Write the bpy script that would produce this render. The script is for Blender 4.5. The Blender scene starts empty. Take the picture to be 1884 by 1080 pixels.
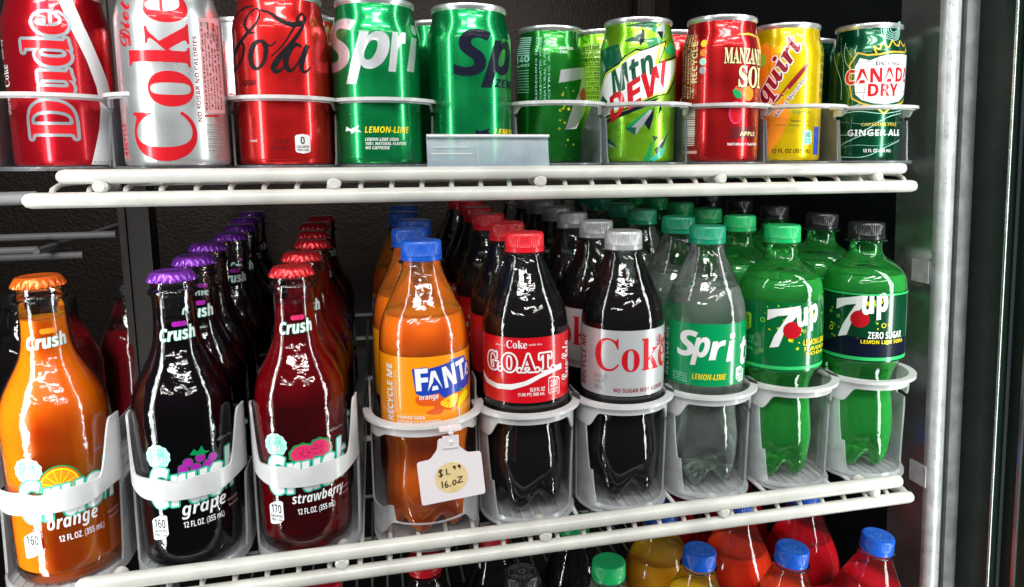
import bpy, bmesh, math, random
from math import sin, cos, pi, radians, asin, atan2, sqrt
from mathutils import Matrix, Vector
random.seed(7)
SC = bpy.context.scene
COL = SC.collection

# ------------------------------------------------------------------ camera
CAM = Vector((0.1847, -0.565, 0.0065))
YAW, PITCH, ROLL = -0.2375, -0.1411, 0.005
cd = bpy.data.cameras.new('camera')
cam = bpy.data.objects.new('camera', cd)
COL.objects.link(cam)
R = Matrix.Rotation(YAW, 3, 'Z') @ Matrix.Rotation(PITCH, 3, 'X') @ Matrix.Rotation(ROLL, 3, 'Y')
M = R @ Matrix(((1, 0, 0), (0, 0, -1), (0, 1, 0)))
cam.matrix_world = Matrix.Translation(CAM) @ M.to_4x4()
cd.sensor_width = 36
cd.lens = 36 * 1312.24 / 1884
cd.shift_x = (942 - 1009.74) / 1884
cd.shift_y = (474.7 - 540) / 1884
cd.clip_start = 0.02
cd.clip_end = 50
SC.camera = cam

# ------------------------------------------------------------------ light
w = bpy.data.worlds.new('World')
SC.world = w
w.use_nodes = True
w.node_tree.nodes['Background'].inputs[0].default_value = (0.80, 0.88, 1.0, 1)
w.node_tree.nodes['Background'].inputs[1].default_value = 0.05


def area(name, loc, target, sx, sy, power, col=(1, 1, 1), spread=None):
    l = bpy.data.lights.new(name, 'AREA')
    l.shape = 'RECTANGLE'
    l.size, l.size_y = sx, sy
    l.energy = power
    l.color = col
    if spread:
        l.spread = radians(spread)
    o = bpy.data.objects.new(name, l)
    COL.objects.link(o)
    o.location = loc
    d = Vector(target) - Vector(loc)
    o.rotation_euler = d.to_track_quat('-Z', 'Y').to_euler()
    return o


area('door_tube_lamp', (-0.095, -0.165, -0.05), (0.30, 0.08, -0.05), 0.032, 1.35, 2.3, (0.95, 1.0, 0.97))
area('door_tube_lamp', (0.745, -0.25, -0.05), (0.36, 0.10, -0.05), 0.055, 1.35, 4.0, (0.93, 1.0, 0.96))
for lx, ly, lz, lw, p in ((0.0, -1.5, 1.60, 1.2, 6.5), (0.8, -2.3, 1.75, 1.2, 7.5), (-0.8, -2.2, 1.75, 1.2, 7.5), (0.30, -0.95, 0.95, 0.5, 3.2), (-0.35, -1.3, 1.05, 0.6, 4.2), (0.95, -1.3, 1.05, 0.6, 4.2)):
    area('ceiling_lamp', (lx, ly, lz), (0.3, 0, -0.1), lw, 0.07, p, (1.0, 0.97, 0.93))

for lx, ly, lz in ((-0.55, -1.35, 0.55), (0.35, -1.55, 0.75), (1.05, -1.35, 0.60), (-0.15, -1.1, 0.80)):  # low fill tubes added to brighten the drinks from the front
    area('added_fill_lamp', (lx, ly, lz), (0.25, 0, -0.15), 0.9, 0.035, 2.9, (1.0, 0.98, 0.95))

SC.view_settings.view_transform = 'Standard'
SC.view_settings.look = 'None'
SC.view_settings.exposure = 0.0
SC.view_settings.gamma = 1.0
cy = SC.cycles
cy.use_denoising = True
cy.max_bounces = 14
cy.transparent_max_bounces = 40
cy.transmission_bounces = 10
cy.glossy_bounces = 5
cy.diffuse_bounces = 3
cy.sample_clamp_indirect = 4
cy.blur_glossy = 0.6

# ------------------------------------------------------------------ materials
MATS = {}


def new_mat(name):
    m = bpy.data.materials.new(name)
    m.use_nodes = True
    MATS[name] = m
    nt = m.node_tree
    return m, nt, nt.nodes['Principled BSDF']


def pr(name, col, rough=0.4, metal=0.0, spec=0.5, coat=0.0, bump=0.0, bscale=200, rvar=0.0, sss=0.0, trans=0.0, ior=1.45, aniso=0.0, vary=0.0, vscale=30, coat_rough=0.04):
    m, nt, b = new_mat(name)
    I = b.inputs
    I['Base Color'].default_value = (*col, 1)
    I['Roughness'].default_value = rough
    I['Metallic'].default_value = metal
    I['Specular IOR Level'].default_value = spec
    I['IOR'].default_value = ior
    I['Coat Weight'].default_value = coat
    I['Coat Roughness'].default_value = coat_rough
    I['Transmission Weight'].default_value = trans
    if sss:
        I['Subsurface Weight'].default_value = sss
        I['Subsurface Radius'].default_value = (0.02, 0.008, 0.002)
        I['Subsurface Scale'].default_value = 1.0
    if bump or rvar or vary:
        tc = nt.nodes.new('ShaderNodeTexCoord')
        nz = nt.nodes.new('ShaderNodeTexNoise')
        nz.inputs['Scale'].default_value = bscale
        nz.inputs['Detail'].default_value = 4
        nt.links.new(tc.outputs['Object'], nz.inputs['Vector'])
        if bump:
            bp = nt.nodes.new('ShaderNodeBump')
            bp.inputs['Strength'].default_value = bump
            bp.inputs['Distance'].default_value = 0.001
            nt.links.new(nz.outputs['Fac'], bp.inputs['Height'])
            nt.links.new(bp.outputs['Normal'], I['Normal'])
        if rvar:
            mr = nt.nodes.new('ShaderNodeMapRange')
            mr.inputs['From Min'].default_value = 0.3
            mr.inputs['From Max'].default_value = 0.7
            mr.inputs['To Min'].default_value = max(0.02, rough - rvar)
            mr.inputs['To Max'].default_value = rough + rvar
            nt.links.new(nz.outputs['Fac'], mr.inputs['Value'])
            nt.links.new(mr.outputs['Result'], I['Roughness'])
        if vary:
            n2 = nt.nodes.new('ShaderNodeTexNoise')
            n2.inputs['Scale'].default_value = vscale
            n2.inputs['Detail'].default_value = 5
            nt.links.new(tc.outputs['Object'], n2.inputs['Vector'])
            cr = nt.nodes.new('ShaderNodeValToRGB')
            cr.color_ramp.elements[0].position = 0.35
            cr.color_ramp.elements[1].position = 0.7
            cr.color_ramp.elements[0].color = (*[c * (1 - vary) for c in col], 1)
            cr.color_ramp.elements[1].color = (*[min(1, c * (1 + vary * .6)) for c in col], 1)
            nt.links.new(n2.outputs['Fac'], cr.inputs['Fac'])
            nt.links.new(cr.outputs['Color'], I['Base Color'])
    return m


def shell(name, tint=(1, 1, 1), gloss=1.0, rough=0.02, bump=0.0, bscale=120, ior=1.5, milk=0.0):
    """thin clear wall: light goes through it tinted, and it reflects like plastic or glass"""
    m, nt, b = new_mat(name)
    nt.nodes.remove(b)
    out = nt.nodes['Material Output']
    tr = nt.nodes.new('ShaderNodeBsdfTransparent')
    tr.inputs[0].default_value = (*tint, 1)
    gl = nt.nodes.new('ShaderNodeBsdfGlossy')
    gl.inputs['Roughness'].default_value = rough
    gl.inputs[0].default_value = (gloss, gloss, gloss, 1)
    fr = nt.nodes.new('ShaderNodeFresnel')
    fr.inputs[0].default_value = ior
    mx = nt.nodes.new('ShaderNodeMixShader')
    nt.links.new(fr.outputs[0], mx.inputs[0])
    base = tr.outputs[0]
    if milk:
        df = nt.nodes.new('ShaderNodeBsdfDiffuse')
        df.inputs[0].default_value = (*[min(1, t ** 3) for t in tint], 1)
        m2 = nt.nodes.new('ShaderNodeMixShader')
        m2.inputs[0].default_value = milk
        nt.links.new(base, m2.inputs[1])
        nt.links.new(df.outputs[0], m2.inputs[2])
        base = m2.outputs[0]
    nt.links.new(base, mx.inputs[1])
    nt.links.new(gl.outputs[0], mx.inputs[2])
    if bump:
        tc = nt.nodes.new('ShaderNodeTexCoord')
        nz = nt.nodes.new('ShaderNodeTexNoise')
        nz.inputs['Scale'].default_value = bscale
        nz.inputs['Detail'].default_value = 3
        bp = nt.nodes.new('ShaderNodeBump')
        bp.inputs['Strength'].default_value = bump
        bp.inputs['Distance'].default_value = 0.0025
        nt.links.new(tc.outputs['Object'], nz.inputs['Vector'])
        nt.links.new(nz.outputs['Fac'], bp.inputs['Height'])
        nt.links.new(bp.outputs['Normal'], gl.inputs['Normal'])
        nt.links.new(bp.outputs['Normal'], fr.inputs['Normal'])
    nt.links.new(mx.outputs[0], out.inputs['Surface'])
    return m


def milky(name, col, clear=0.3, rough=0.25, bump=0.1):
    """translucent moulded plastic: part see-through, part diffuse both ways, glossy skin"""
    m, nt, b = new_mat(name)
    nt.nodes.remove(b)
    out = nt.nodes['Material Output']
    N = nt.nodes.new
    tr = N('ShaderNodeBsdfTransparent')
    tr.inputs[0].default_value = (0.95, 0.97, 1, 1)
    df = N('ShaderNodeBsdfDiffuse')
    df.inputs[0].default_value = (*col, 1)
    tl = N('ShaderNodeBsdfTranslucent')
    tl.inputs[0].default_value = (*col, 1)
    gl = N('ShaderNodeBsdfGlossy')
    gl.inputs['Roughness'].default_value = rough
    fr = N('ShaderNodeFresnel')
    fr.inputs[0].default_value = 1.45
    a, c, d = N('ShaderNodeMixShader'), N('ShaderNodeMixShader'), N('ShaderNodeMixShader')
    a.inputs[0].default_value = 0.4
    tc = N('ShaderNodeTexCoord')
    nz = N('ShaderNodeTexNoise')
    nz.inputs['Scale'].default_value = 60
    nz.inputs['Detail'].default_value = 5
    mr = N('ShaderNodeMapRange')
    mr.inputs['From Min'].default_value = 0.3
    mr.inputs['From Max'].default_value = 0.7
    mr.inputs['To Min'].default_value = max(0, clear - .08)
    mr.inputs['To Max'].default_value = clear + .08
    L = nt.links.new
    L(tc.outputs['Object'], nz.inputs['Vector'])
    L(nz.outputs['Fac'], mr.inputs['Value'])
    L(df.outputs[0], a.inputs[1])
    L(tl.outputs[0], a.inputs[2])
    L(mr.outputs[0], c.inputs[0])
    L(a.outputs[0], c.inputs[1])
    L(tr.outputs[0], c.inputs[2])
    L(fr.outputs[0], d.inputs[0])
    L(c.outputs[0], d.inputs[1])
    L(gl.outputs[0], d.inputs[2])
    L(d.outputs[0], out.inputs['Surface'])
    return m


def can_paint(name, col, metal=0.75, rough=0.27):
    return pr(name, col, rough=rough, metal=metal, coat=0.7, coat_rough=0.06, bump=0.08, bscale=38, rvar=0.06)


alu = pr('bare_aluminium', (0.74, 0.75, 0.76), 0.30, 0.8)
silver_skin = can_paint('silver_can_skin', (0.66, 0.68, 0.70), 0.8, 0.3)
red_skin = can_paint('red_can_skin', (0.62, 0.006, 0.018))
red2_skin = can_paint('bright_red_can_skin', (0.66, 0.012, 0.012))
green_skin = can_paint('green_can_skin', (0.0, 0.27, 0.07))
green2_skin = can_paint('leaf_green_can_skin', (0.01, 0.22, 0.02))
lime_skin = can_paint('lime_can_skin', (0.24, 0.60, 0.02))
apple_skin = can_paint('deep_red_can_skin', (0.52, 0.008, 0.010))
yellow_skin = can_paint('yellow_can_skin', (0.86, 0.60, 0.0), 0.6)
pine_skin = can_paint('dark_green_can_skin', (0.0, 0.075, 0.03))

INK = {}


def ink(key, col, metal=0.0, rough=0.32, coat=0.5):
    INK[key] = pr('ink_' + key, col, rough, metal, coat=coat, spec=0.12 if max(col) < .04 else 0.45)
    return INK[key]


ink('white', (0.80, 0.81, 0.82))
ink('silver', (0.68, 0.71, 0.73), 0.75, 0.3)
ink('steel', (0.36, 0.43, 0.47), 0.5, 0.3)
ink('grey', (0.33, 0.36, 0.38), 0.4)
ink('black', (0.008, 0.008, 0.010), 0, .4, 0.05)
ink('navy', (0.004, 0.007, 0.020), 0, .4, 0.1)
ink('red', (0.62, 0.008, 0.018), 0.3)
ink('darkred', (0.27, 0.004, 0.014), 0.2)
ink('maroon', (0.14, 0.004, 0.008), 0.2)
ink('yellow', (0.86, 0.68, 0.01))
ink('gold', (0.74, 0.50, 0.05), 0.3)
ink('cream', (0.80, 0.72, 0.38))
ink('orange', (0.86, 0.26, 0.01))
ink('deeporange', (0.72, 0.10, 0.01))
ink('green', (0.0, 0.28, 0.08))
ink('darkgreen', (0.0, 0.085, 0.035))
ink('lime', (0.30, 0.66, 0.03))
ink('palelime', (0.55, 0.76, 0.05), 0.3)
ink('teal', (0.03, 0.50, 0.36))
ink('mint', (0.42, 0.80, 0.70))
ink('pink', (0.72, 0.03, 0.14))
ink('rose', (0.70, 0.36, 0.38))
ink('purple', (0.36, 0.015, 0.36))
ink('blue', (0.01, 0.05, 0.42))
ink('brightgreen', (0.03, 0.52, 0.14))

lab_orange = pr('orange_label_film', (0.88, 0.30, 0.005), 0.25, coat=0.6)
lab_red = pr('red_label_film', (0.58, 0.004, 0.012), 0.25, coat=0.6)
lab_silver = pr('silver_label_film', (0.55, 0.56, 0.58), 0.32, 0.35, coat=0.5)
lab_green = pr('green_label_film', (0.0, 0.28, 0.085), 0.25, coat=0.6)
lab_forest = pr('forest_label_film', (0.0, 0.13, 0.03), 0.22, coat=0.6)
lab_night = pr('night_label_film', (0.0, 0.045, 0.015), 0.22, coat=0.6)

pet_clear = shell('clear_bottle_plastic', (0.96, 0.97, 0.97), 1.0, 0.03, 0.30, 60, milk=0.004)
pet_green = shell('green_bottle_plastic', (0.48, 0.97, 0.58), 1.0, 0.03, 0.30, 60, milk=0.03)
glass_clear = shell('clear_bottle_glass', (0.95, 0.97, 0.96), 1.0, 0.045, 0.22, 90, ior=1.55)


def liquid(name, col, trans=0.0, rough=0.06, sss=0.0, ior=1.34):
    return pr(name, col, rough, 0.0, spec=0.5, sss=sss, trans=trans, ior=ior)


liq_orange = liquid('orange_soda', (1.0, 0.25, 0.004), sss=1.0, rough=0.2)
liq_orange2 = liquid('cloudy_orange_soda', (1.0, 0.23, 0.004), sss=1.0, rough=0.2)
liq_cola = liquid('dark_cola', (0.006, 0.003, 0.003), rough=0.05)
liq_grape = liquid('grape_soda', (0.007, 0.003, 0.006), rough=0.05)
liq_straw = liquid('strawberry_soda', (0.42, 0.003, 0.011), trans=0.62, rough=0.03)
liq_water = liquid('clear_soda', (0.92, 1.0, 0.95), trans=0.86, rough=0.01)
liq_lime = liquid('green_tinted_soda', (0.32, 0.90, 0.42), trans=0.70, rough=0.02)
liq_amber = liquid('amber_soda', (1.0, 0.48, 0.01), trans=0.15, sss=0.8)
liq_redor = liquid('red_orange_soda', (1.0, 0.06, 0.012), trans=0.15, sss=0.8)
liq_red = liquid('red_soda', (0.85, 0.006, 0.02), trans=0.35, sss=.5)

cap_mat = {
    'blue': pr('blue_cap_plastic', (0.006, 0.09, 0.52), 0.30, coat=0.2, sss=0.05),
    'red': pr('red_cap_plastic', (0.66, 0.012, 0.022), 0.30, coat=0.2),
    'grey': pr('grey_cap_plastic', (0.42, 0.43, 0.44), 0.28, 0.25, coat=0.2),
    'jade': pr('jade_cap_plastic', (0.004, 0.26, 0.14), 0.30, coat=0.2),
    'leaf': pr('leaf_green_cap_plastic', (0.01, 0.42, 0.12), 0.30, coat=0.2),
    'black': pr('black_cap_plastic', (0.012, 0.012, 0.014), 0.28, coat=0.2),
}
crown_mat = {
    'orange': pr('orange_crown', (0.82, 0.13, 0.01), 0.27, 0.45, coat=0.5, rvar=0.05),
    'purple': pr('purple_crown', (0.20, 0.03, 0.42), 0.27, 0.5, coat=0.5, rvar=0.05),
    'red': pr('red_crown', (0.60, 0.012, 0.02), 0.27, 0.5, coat=0.5, rvar=0.05),
}
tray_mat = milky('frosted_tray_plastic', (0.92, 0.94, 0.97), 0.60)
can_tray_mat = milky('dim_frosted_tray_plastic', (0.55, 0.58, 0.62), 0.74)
guard_mat = milky('frosted_guard_plastic', (0.93, 0.93, 0.94), 0.13, 0.2)
holder_mat = milky('bluish_holder_plastic', (0.50, 0.62, 0.72), 0.50, 0.12)
tag_mat = pr('white_tag_plastic', (0.74, 0.69, 0.72), 0.35, coat=0.2)
rod_mat = pr('white_coated_wire', (0.56, 0.555, 0.515), 0.34, coat=0.3, bump=0.06, bscale=200, vary=0.20, vscale=28, rvar=.08)
dim_rod_mat = pr('shade_toned_wire', (0.16, 0.155, 0.16), 0.4)  # wire coating darkened, the bay's dimness put into its colour
steel_mat = pr('brushed_steel', (0.50, 0.54, 0.51), 0.17, 0.88, bump=0.12, bscale=45, rvar=0.10, vary=0.18, vscale=14)
post_mat = pr('scuffed_steel_post', (0.56, 0.58, 0.59), 0.36, 0.4, bump=0.12, bscale=160, rvar=0.12, vary=0.20, vscale=60)
strip_mat = pr('dull_steel_strip', (0.26, 0.27, 0.28), 0.42, 0.5, bump=0.10, bscale=160, rvar=0.1, vary=0.25, vscale=50)
dark_metal = pr('dark_bronze_metal', (0.022, 0.016, 0.014), 0.45, 0.0, bump=0.08, bscale=80)
door_mat = pr('dark_polished_door', (0.006, 0.013, 0.009), 0.34, 0.0, spec=0.3, coat=0.0, bump=0.20, bscale=90, rvar=0.05)  # green tint in the base colour stands in for reflected green glow
rubber = pr('black_rubber', (0.010, 0.010, 0.010), 0.55)


def hammered(name, col, scale, strength, rough):
    m, nt, b = new_mat(name)
    b.inputs['Base Color'].default_value = (*col, 1)
    b.inputs['Metallic'].default_value = 0.85
    b.inputs['Roughness'].default_value = rough
    tc = nt.nodes.new('ShaderNodeTexCoord')
    v = nt.nodes.new('ShaderNodeTexVoronoi')
    v.inputs['Scale'].default_value = scale
    v.feature = 'SMOOTH_F1'
    n = nt.nodes.new('ShaderNodeTexNoise')
    n.inputs['Scale'].default_value = scale * .6
    mm = nt.nodes.new('ShaderNodeMath')
    mm.operation = 'ADD'
    bp = nt.nodes.new('ShaderNodeBump')
    bp.inputs['Strength'].default_value = strength
    bp.inputs['Distance'].default_value = 0.004
    L = nt.links.new
    L(tc.outputs['Object'], v.inputs['Vector'])
    L(tc.outputs['Object'], n.inputs['Vector'])
    L(v.outputs['Distance'], mm.inputs[0])
    L(n.outputs['Fac'], mm.inputs[1])
    L(mm.outputs[0], bp.inputs['Height'])
    L(bp.outputs['Normal'], b.inputs['Normal'])
    return m


wall_mat = hammered('embossed_aluminium', (0.028, 0.022, 0.019), 260, 0.18, 0.5)
inner_mat = hammered('embossed_side_metal', (0.045, 0.055, 0.065), 210, 0.3, 0.40)


# ------------------------------------------------------------------ mesh builder
class MB:
    def __init__(s):
        s.v, s.f, s.m, s.mats = [], [], [], []

    def mi(s, mat):
        if mat not in s.mats:
            s.mats.append(mat)
        return s.mats.index(mat)

    def add(s, verts, faces, mat):
        k = len(s.v)
        i = s.mi(mat)
        s.v += [tuple(p) for p in verts]
        s.f += [tuple(k + a for a in f) for f in faces]
        s.m += [i] * len(faces)

    def lathe(s, prof, mat, n=64, fn=None):
        """surface of revolution; prof = [(r, z)]; fn(r, z, th) -> (r, z)"""
        vs, fs = [], []
        for r, z in prof:
            for k in range(n):
                th = 2 * pi * k / n
                rr, zz = fn(r, z, th) if fn else (r, z)
                vs.append((rr * sin(th), -rr * cos(th), zz))
        for i in range(len(prof) - 1):
            for k in range(n):
                a, b = i * n + k, i * n + (k + 1) % n
                fs.append((a, b, b + n, a + n))
        s.add(vs, fs, mat)

    def box(s, c, d, mat, rot=None):
        x, y, z = [t / 2 for t in d]
        vs = [Vector((i * x, j * y, k * z)) for i in (-1, 1) for j in (-1, 1) for k in (-1, 1)]
        if rot:
            vs = [rot @ q for q in vs]
        vs = [q + Vector(c) for q in vs]
        s.add(vs, [(0, 1, 3, 2), (4, 6, 7, 5), (0, 4, 5, 1), (2, 3, 7, 6), (0, 2, 6, 4), (1, 5, 7, 3)], mat)

    def tube(s, pts, r, mat, n=16, cap=True):
        pts = [Vector(p) for p in pts]
        rs = r if isinstance(r, (list, tuple)) else [r] * len(pts)
        vs, fs = [], []
        up = Vector((0, 0, 1))
        for i, p in enumerate(pts):
            t = (pts[min(i + 1, len(pts) - 1)] - pts[max(i - 1, 0)]).normalized()
            u = up if abs(t.z) < .9 else Vector((0, 1, 0))
            a = t.cross(u).normalized()
            b = a.cross(t).normalized()
            for k in range(n):
                th = 2 * pi * k / n
                vs.append(p + (a * cos(th) + b * sin(th)) * rs[i])
        for i in range(len(pts) - 1):
            for k in range(n):
                a, b = i * n + k, i * n + (k + 1) % n
                fs.append((a, a + n, b + n, b))
        if cap:
            fs.append(tuple(range(n)))
            fs.append(tuple(range((len(pts) - 1) * n, len(pts) * n))[::-1])
        s.add(vs, fs, mat)

    def prism(s, outline, y0, y1, mat, axis='y'):
        """outline in (x, z) pushed from y0 to y1, or in (x, y) from z0 to z1 with axis z"""
        n = len(outline)
        f = (lambda p, t: (p[0], t, p[1])) if axis == 'y' else (lambda p, t: (p[0], p[1], t))
        vs = [f(p, y0) for p in outline] + [f(p, y1) for p in outline]
        fs = [tuple(range(n)), tuple(range(n, 2 * n))[::-1]]
        fs += [(i, i + n, (i + 1) % n + n, (i + 1) % n) for i in range(n)]
        s.add(vs, fs, mat)

    def slab(s, front, back, nu, mat):
        """closed thin slab from two equal grids of points (rows of nu)"""
        n = len(front)
        nr = n // nu
        fs = []
        for i in range(nr - 1):
            for k in range(nu - 1):
                a = i * nu + k
                fs.append((a, a + 1, a + 1 + nu, a + nu))
                fs.append((n + a, n + a + nu, n + a + 1 + nu, n + a + 1))
        for k in range(nu - 1):
            fs.append((k, n + k, n + k + 1, k + 1))
            a = (nr - 1) * nu + k
            fs.append((a, a + 1, n + a + 1, n + a))
        for i in range(nr - 1):
            a, b = i * nu, (i + 1) * nu
            fs.append((a, b, n + b, n + a))
            a, b = a + nu - 1, b + nu - 1
            fs.append((a, n + a, n + b, b))
        s.add(list(front) + list(back), fs, mat)

    def build(s, name, parent=None, smooth=True, angle=40, normals=True):
        me = bpy.data.meshes.new(name)
        me.from_pydata(s.v, [], s.f)
        for m in s.mats:
            me.materials.append(m)
        me.polygons.foreach_set('material_index', s.m)
        me.update()
        bm = bmesh.new()
        bm.from_mesh(me)
        if normals:
            bmesh.ops.recalc_face_normals(bm, faces=bm.faces)
        for f in bm.faces:
            f.smooth = smooth
        if smooth:
            la = radians(angle)
            for e in bm.edges:
                if len(e.link_faces) == 2:
                    if e.link_faces[0].normal.angle(e.link_faces[1].normal, 0) > la:
                        e.smooth = False
        bm.to_mesh(me)
        bm.free()
        o = bpy.data.objects.new(name, me)
        COL.objects.link(o)
        o.parent = parent
        return o


def empty(name, loc=(0, 0, 0), rz=0.0, label=None, cat=None, group=None):
    o = bpy.data.objects.new(name, None)
    o.empty_display_size = 0.01
    COL.objects.link(o)
    o.location = loc
    o.rotation_euler = (0, 0, rz)
    if label:
        o['label'] = label
    if cat:
        o['category'] = cat
    if group:
        o['group'] = group
    return o


def tag(o, label, cat, group=None):
    o['label'] = label
    o['category'] = cat
    if group:
        o['group'] = group
    return o


def copy_tree(o, parent=None):
    c = o.copy()
    COL.objects.link(c)
    c.parent = parent
    for ch in [x for x in bpy.data.objects if x.parent == o]:
        copy_tree(ch, c)
    return c


def spline(pts, n=8, closed=False):
    """Catmull-Rom through 2D or 3D points"""
    P = [Vector((*p, 0)) if len(p) == 2 else Vector(p) for p in pts]
    m = len(P)
    out = []
    rng = range(m) if closed else range(m - 1)
    for i in rng:
        a = P[(i - 1) % m] if closed or i > 0 else P[i]
        b, c = P[i], P[(i + 1) % m]
        d = P[(i + 2) % m] if closed or i + 2 < m else P[(i + 1) % m]
        for k in range(n):
            t = k / n
            out.append(.5 * ((2 * b) + (c - a) * t + (2 * a - 5 * b + 4 * c - d) * t * t + (3 * b - a - 3 * c + d) * t ** 3))
    if not closed:
        out.append(P[-1])
    return out


# ------------------------------------------------------------------ lettering
def alph(s, A, a, d=None):
    r = ''
    for ch in s:
        if 'A' <= ch <= 'Z':
            r += chr(A + ord(ch) - 65)
        elif 'a' <= ch <= 'z':
            r += chr(a + ord(ch) - 97)
        elif ch.isdigit() and d:
            r += chr(d + ord(ch) - 48)
        else:
            r += ch
    return r


FACE = {
    'plain': lambda s: s,
    'serif': lambda s: alph(s, 0x1D400, 0x1D41A, 0x1D7CE),
    'serifi': lambda s: alph(s, 0x1D468, 0x1D482, 0x1D7CE),
    'script': lambda s: alph(s, 0x1D4D0, 0x1D4EA),
    'sans': lambda s: alph(s, 0x1D5D4, 0x1D5EE, 0x1D7EC),
    'sansi': lambda s: alph(s, 0x1D63C, 0x1D656, 0x1D7EC),
}
TCACHE = {}


def glyphs(s, face='sans', shear=0.0, off=0.0, res=3):
    key = (s, face, shear, off, res)
    if key not in TCACHE:
        c = bpy.data.curves.new('glyphs', 'FONT')
        c.body = FACE[face](s)
        c.shear = shear
        c.offset = off
        c.resolution_u = res
        o = bpy.data.objects.new('glyphs', c)
        COL.objects.link(o)
        bpy.context.view_layer.update()
        dg = bpy.context.evaluated_depsgraph_get()
        me = bpy.data.meshes.new_from_object(o.evaluated_get(dg))
        vs = [(v.co.x, v.co.y) for v in me.vertices]
        fs = [tuple(p.vertices) for p in me.polygons]
        bpy.data.objects.remove(o)
        bpy.data.curves.remove(c)
        bpy.data.meshes.remove(me)
        x0, x1 = min(v[0] for v in vs), max(v[0] for v in vs)
        y0, y1 = min(v[1] for v in vs), max(v[1] for v in vs)
        vs = [((x - x0) / (x1 - x0) - .5, (y - y0) / (y1 - y0) - .5) for x, y in vs]
        TCACHE[key] = (vs, fs)
    return TCACHE[key]


class Art:
    """artwork printed round a cylinder: laid out flat as (arc, height), then sliced and bent.
    cx, hw: centre and half width of the body in the drawing; y0, sc: height scale of the drawing"""

    def __init__(s, r, cx, hw, y0, sc, Rfun=None, flat=False):
        s.r, s.cx, s.hw, s.y0, s.sc = r, cx, hw, y0, sc
        s.Rf = Rfun or (lambda z: r)
        s.flat = flat
        s.bm = bmesh.new()
        s.mats = []
        s.i = 0

    def arc(s, x):
        u = max(-.999, min(.999, (x - s.cx) / s.hw))
        return s.r * asin(u)

    def h(s, x, y):
        u = max(-.999, min(.999, (x - s.cx) / s.hw))
        sag = s.hw * (y - 262) / 1312 * (1 - sqrt(1 - u * u))
        return (s.y0 - y - sag) / s.sc / 1000

    def put(s, vs, fs, mat, layer, step=3e-7):
        if mat not in s.mats:
            s.mats.append(mat)
        mi = s.mats.index(mat)
        s.i += 1
        z = 0.00010 + layer * 0.00006 + s.i * step
        bv = [s.bm.verts.new((x, y, z)) for x, y in vs]
        for f in fs:
            try:
                q = s.bm.faces.new([bv[k] for k in f])
                q.material_index = mi
            except ValueError:
                pass

    def text(s, t, x0, x1, y0, y1, mat, face='sans', layer=1, rot=0, shear=0.0, off=0.0, outline=None, ow=0.0, res=3):
        """t fitted into the box x0..x1, y0..y1 (y0 top) of the drawing; rot 90 reads upward"""
        if rot in (0, 90):
            a0, a1 = s.arc(x0), s.arc(x1)
            xm = (x0 + x1) / 2
            hc = s.h(xm, (y0 + y1) / 2)
            W, H = a1 - a0, (y1 - y0) / s.sc / 1000
            c = ((a0 + a1) / 2, hc)
            if rot == 90:
                W, H = H, W
            s.place(t, c, W, H, rot, mat, face, layer, shear, off, outline, ow, res)

    def textr(s, t, xc, yc, wpx, hpx, rot, mat, **k):
        s.place(t, (s.arc(xc), s.h(xc, yc)), wpx / s.sc / 1000, hpx / s.sc / 1000, rot, mat, **k)

    def place(s, t, c, W, H, rot, mat, face='sans', layer=1, shear=0.0, off=0.0, outline=None, ow=0.0, res=3):
        vs, fs = glyphs(t, face, shear, off, res)
        ca, sa = cos(radians(rot)), sin(radians(rot))

        def tr(dx, dy):
            return [(c[0] + x * W * ca - y * H * sa + dx, c[1] + x * W * sa + y * H * ca + dy) for x, y in vs]
        if outline is not None:
            for k in range(10):
                th = 2 * pi * k / 10
                s.put(tr(ow * cos(th), ow * sin(th)), fs, outline, layer)
        s.put(tr(0, 0), fs, mat, layer + (1 if outline is not None else 0))

    def poly(s, pts, mat, layer=1, smooth=False, n=6):
        """filled outline, points in drawing pixels"""
        if smooth:
            pts = [(p.x, p.y) for p in spline(pts, n, True)]
        s.polya([(s.arc(x), s.h(x, y)) for x, y in pts], mat, layer)

    def polya(s, P, mat, layer=1):
        from mathutils.geometry import tessellate_polygon
        tris = tessellate_polygon([[Vector((x, y, 0)) for x, y in P]])
        s.put(P, tris, mat, layer)

    def rect(s, x0, x1, y0, y1, mat, layer=1):
        s.poly([(x0, y0), (x0, y1), (x1, y1), (x1, y0)], mat, layer)

    def disc(s, x, y, rpx, mat, layer=1, n=20, ry=None, hole=0):
        a, z = s.arc(x), s.h(x, y)
        R = rpx / s.sc / 1000
        Ry = (ry or rpx) / s.sc / 1000
        if hole:
            vs = [(a + R * k * cos(2 * pi * i / n), z + Ry * k * sin(2 * pi * i / n)) for k in (1, hole) for i in range(n)]
            s.put(vs, [(i, (i + 1) % n, (i + 1) % n + n, i + n) for i in range(n)], mat, layer)
        else:
            s.put([(a + R * cos(2 * pi * i / n), z + Ry * sin(2 * pi * i / n)) for i in range(n)], [tuple(range(n))], mat, layer)

    def stroke(s, pts, width, mat, layer=1, n=8, taper=None):
        """brush line through drawing points; width in px or a list per point"""
        ws = width if isinstance(width, (list, tuple)) else [width] * len(pts)
        C = spline([(s.arc(x), s.h(x, y), w_ / s.sc / 2000) for (x, y), w_ in zip(pts, ws)], n)
        vs = []
        for i, p in enumerate(C):
            t = C[min(i + 1, len(C) - 1)] - C[max(i - 1, 0)]
            t.z = 0
            if t.length < 1e-9:
                t = Vector((1, 0, 0))
            t.normalize()
            w_ = max(p.z, 2e-5)
            vs += [(p.x - t.y * w_, p.y + t.x * w_), (p.x + t.y * w_, p.y - t.x * w_)]
        s.put(vs, [(2 * i, 2 * i + 1, 2 * i + 3, 2 * i + 2) for i in range(len(C) - 1)], mat, layer)

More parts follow.
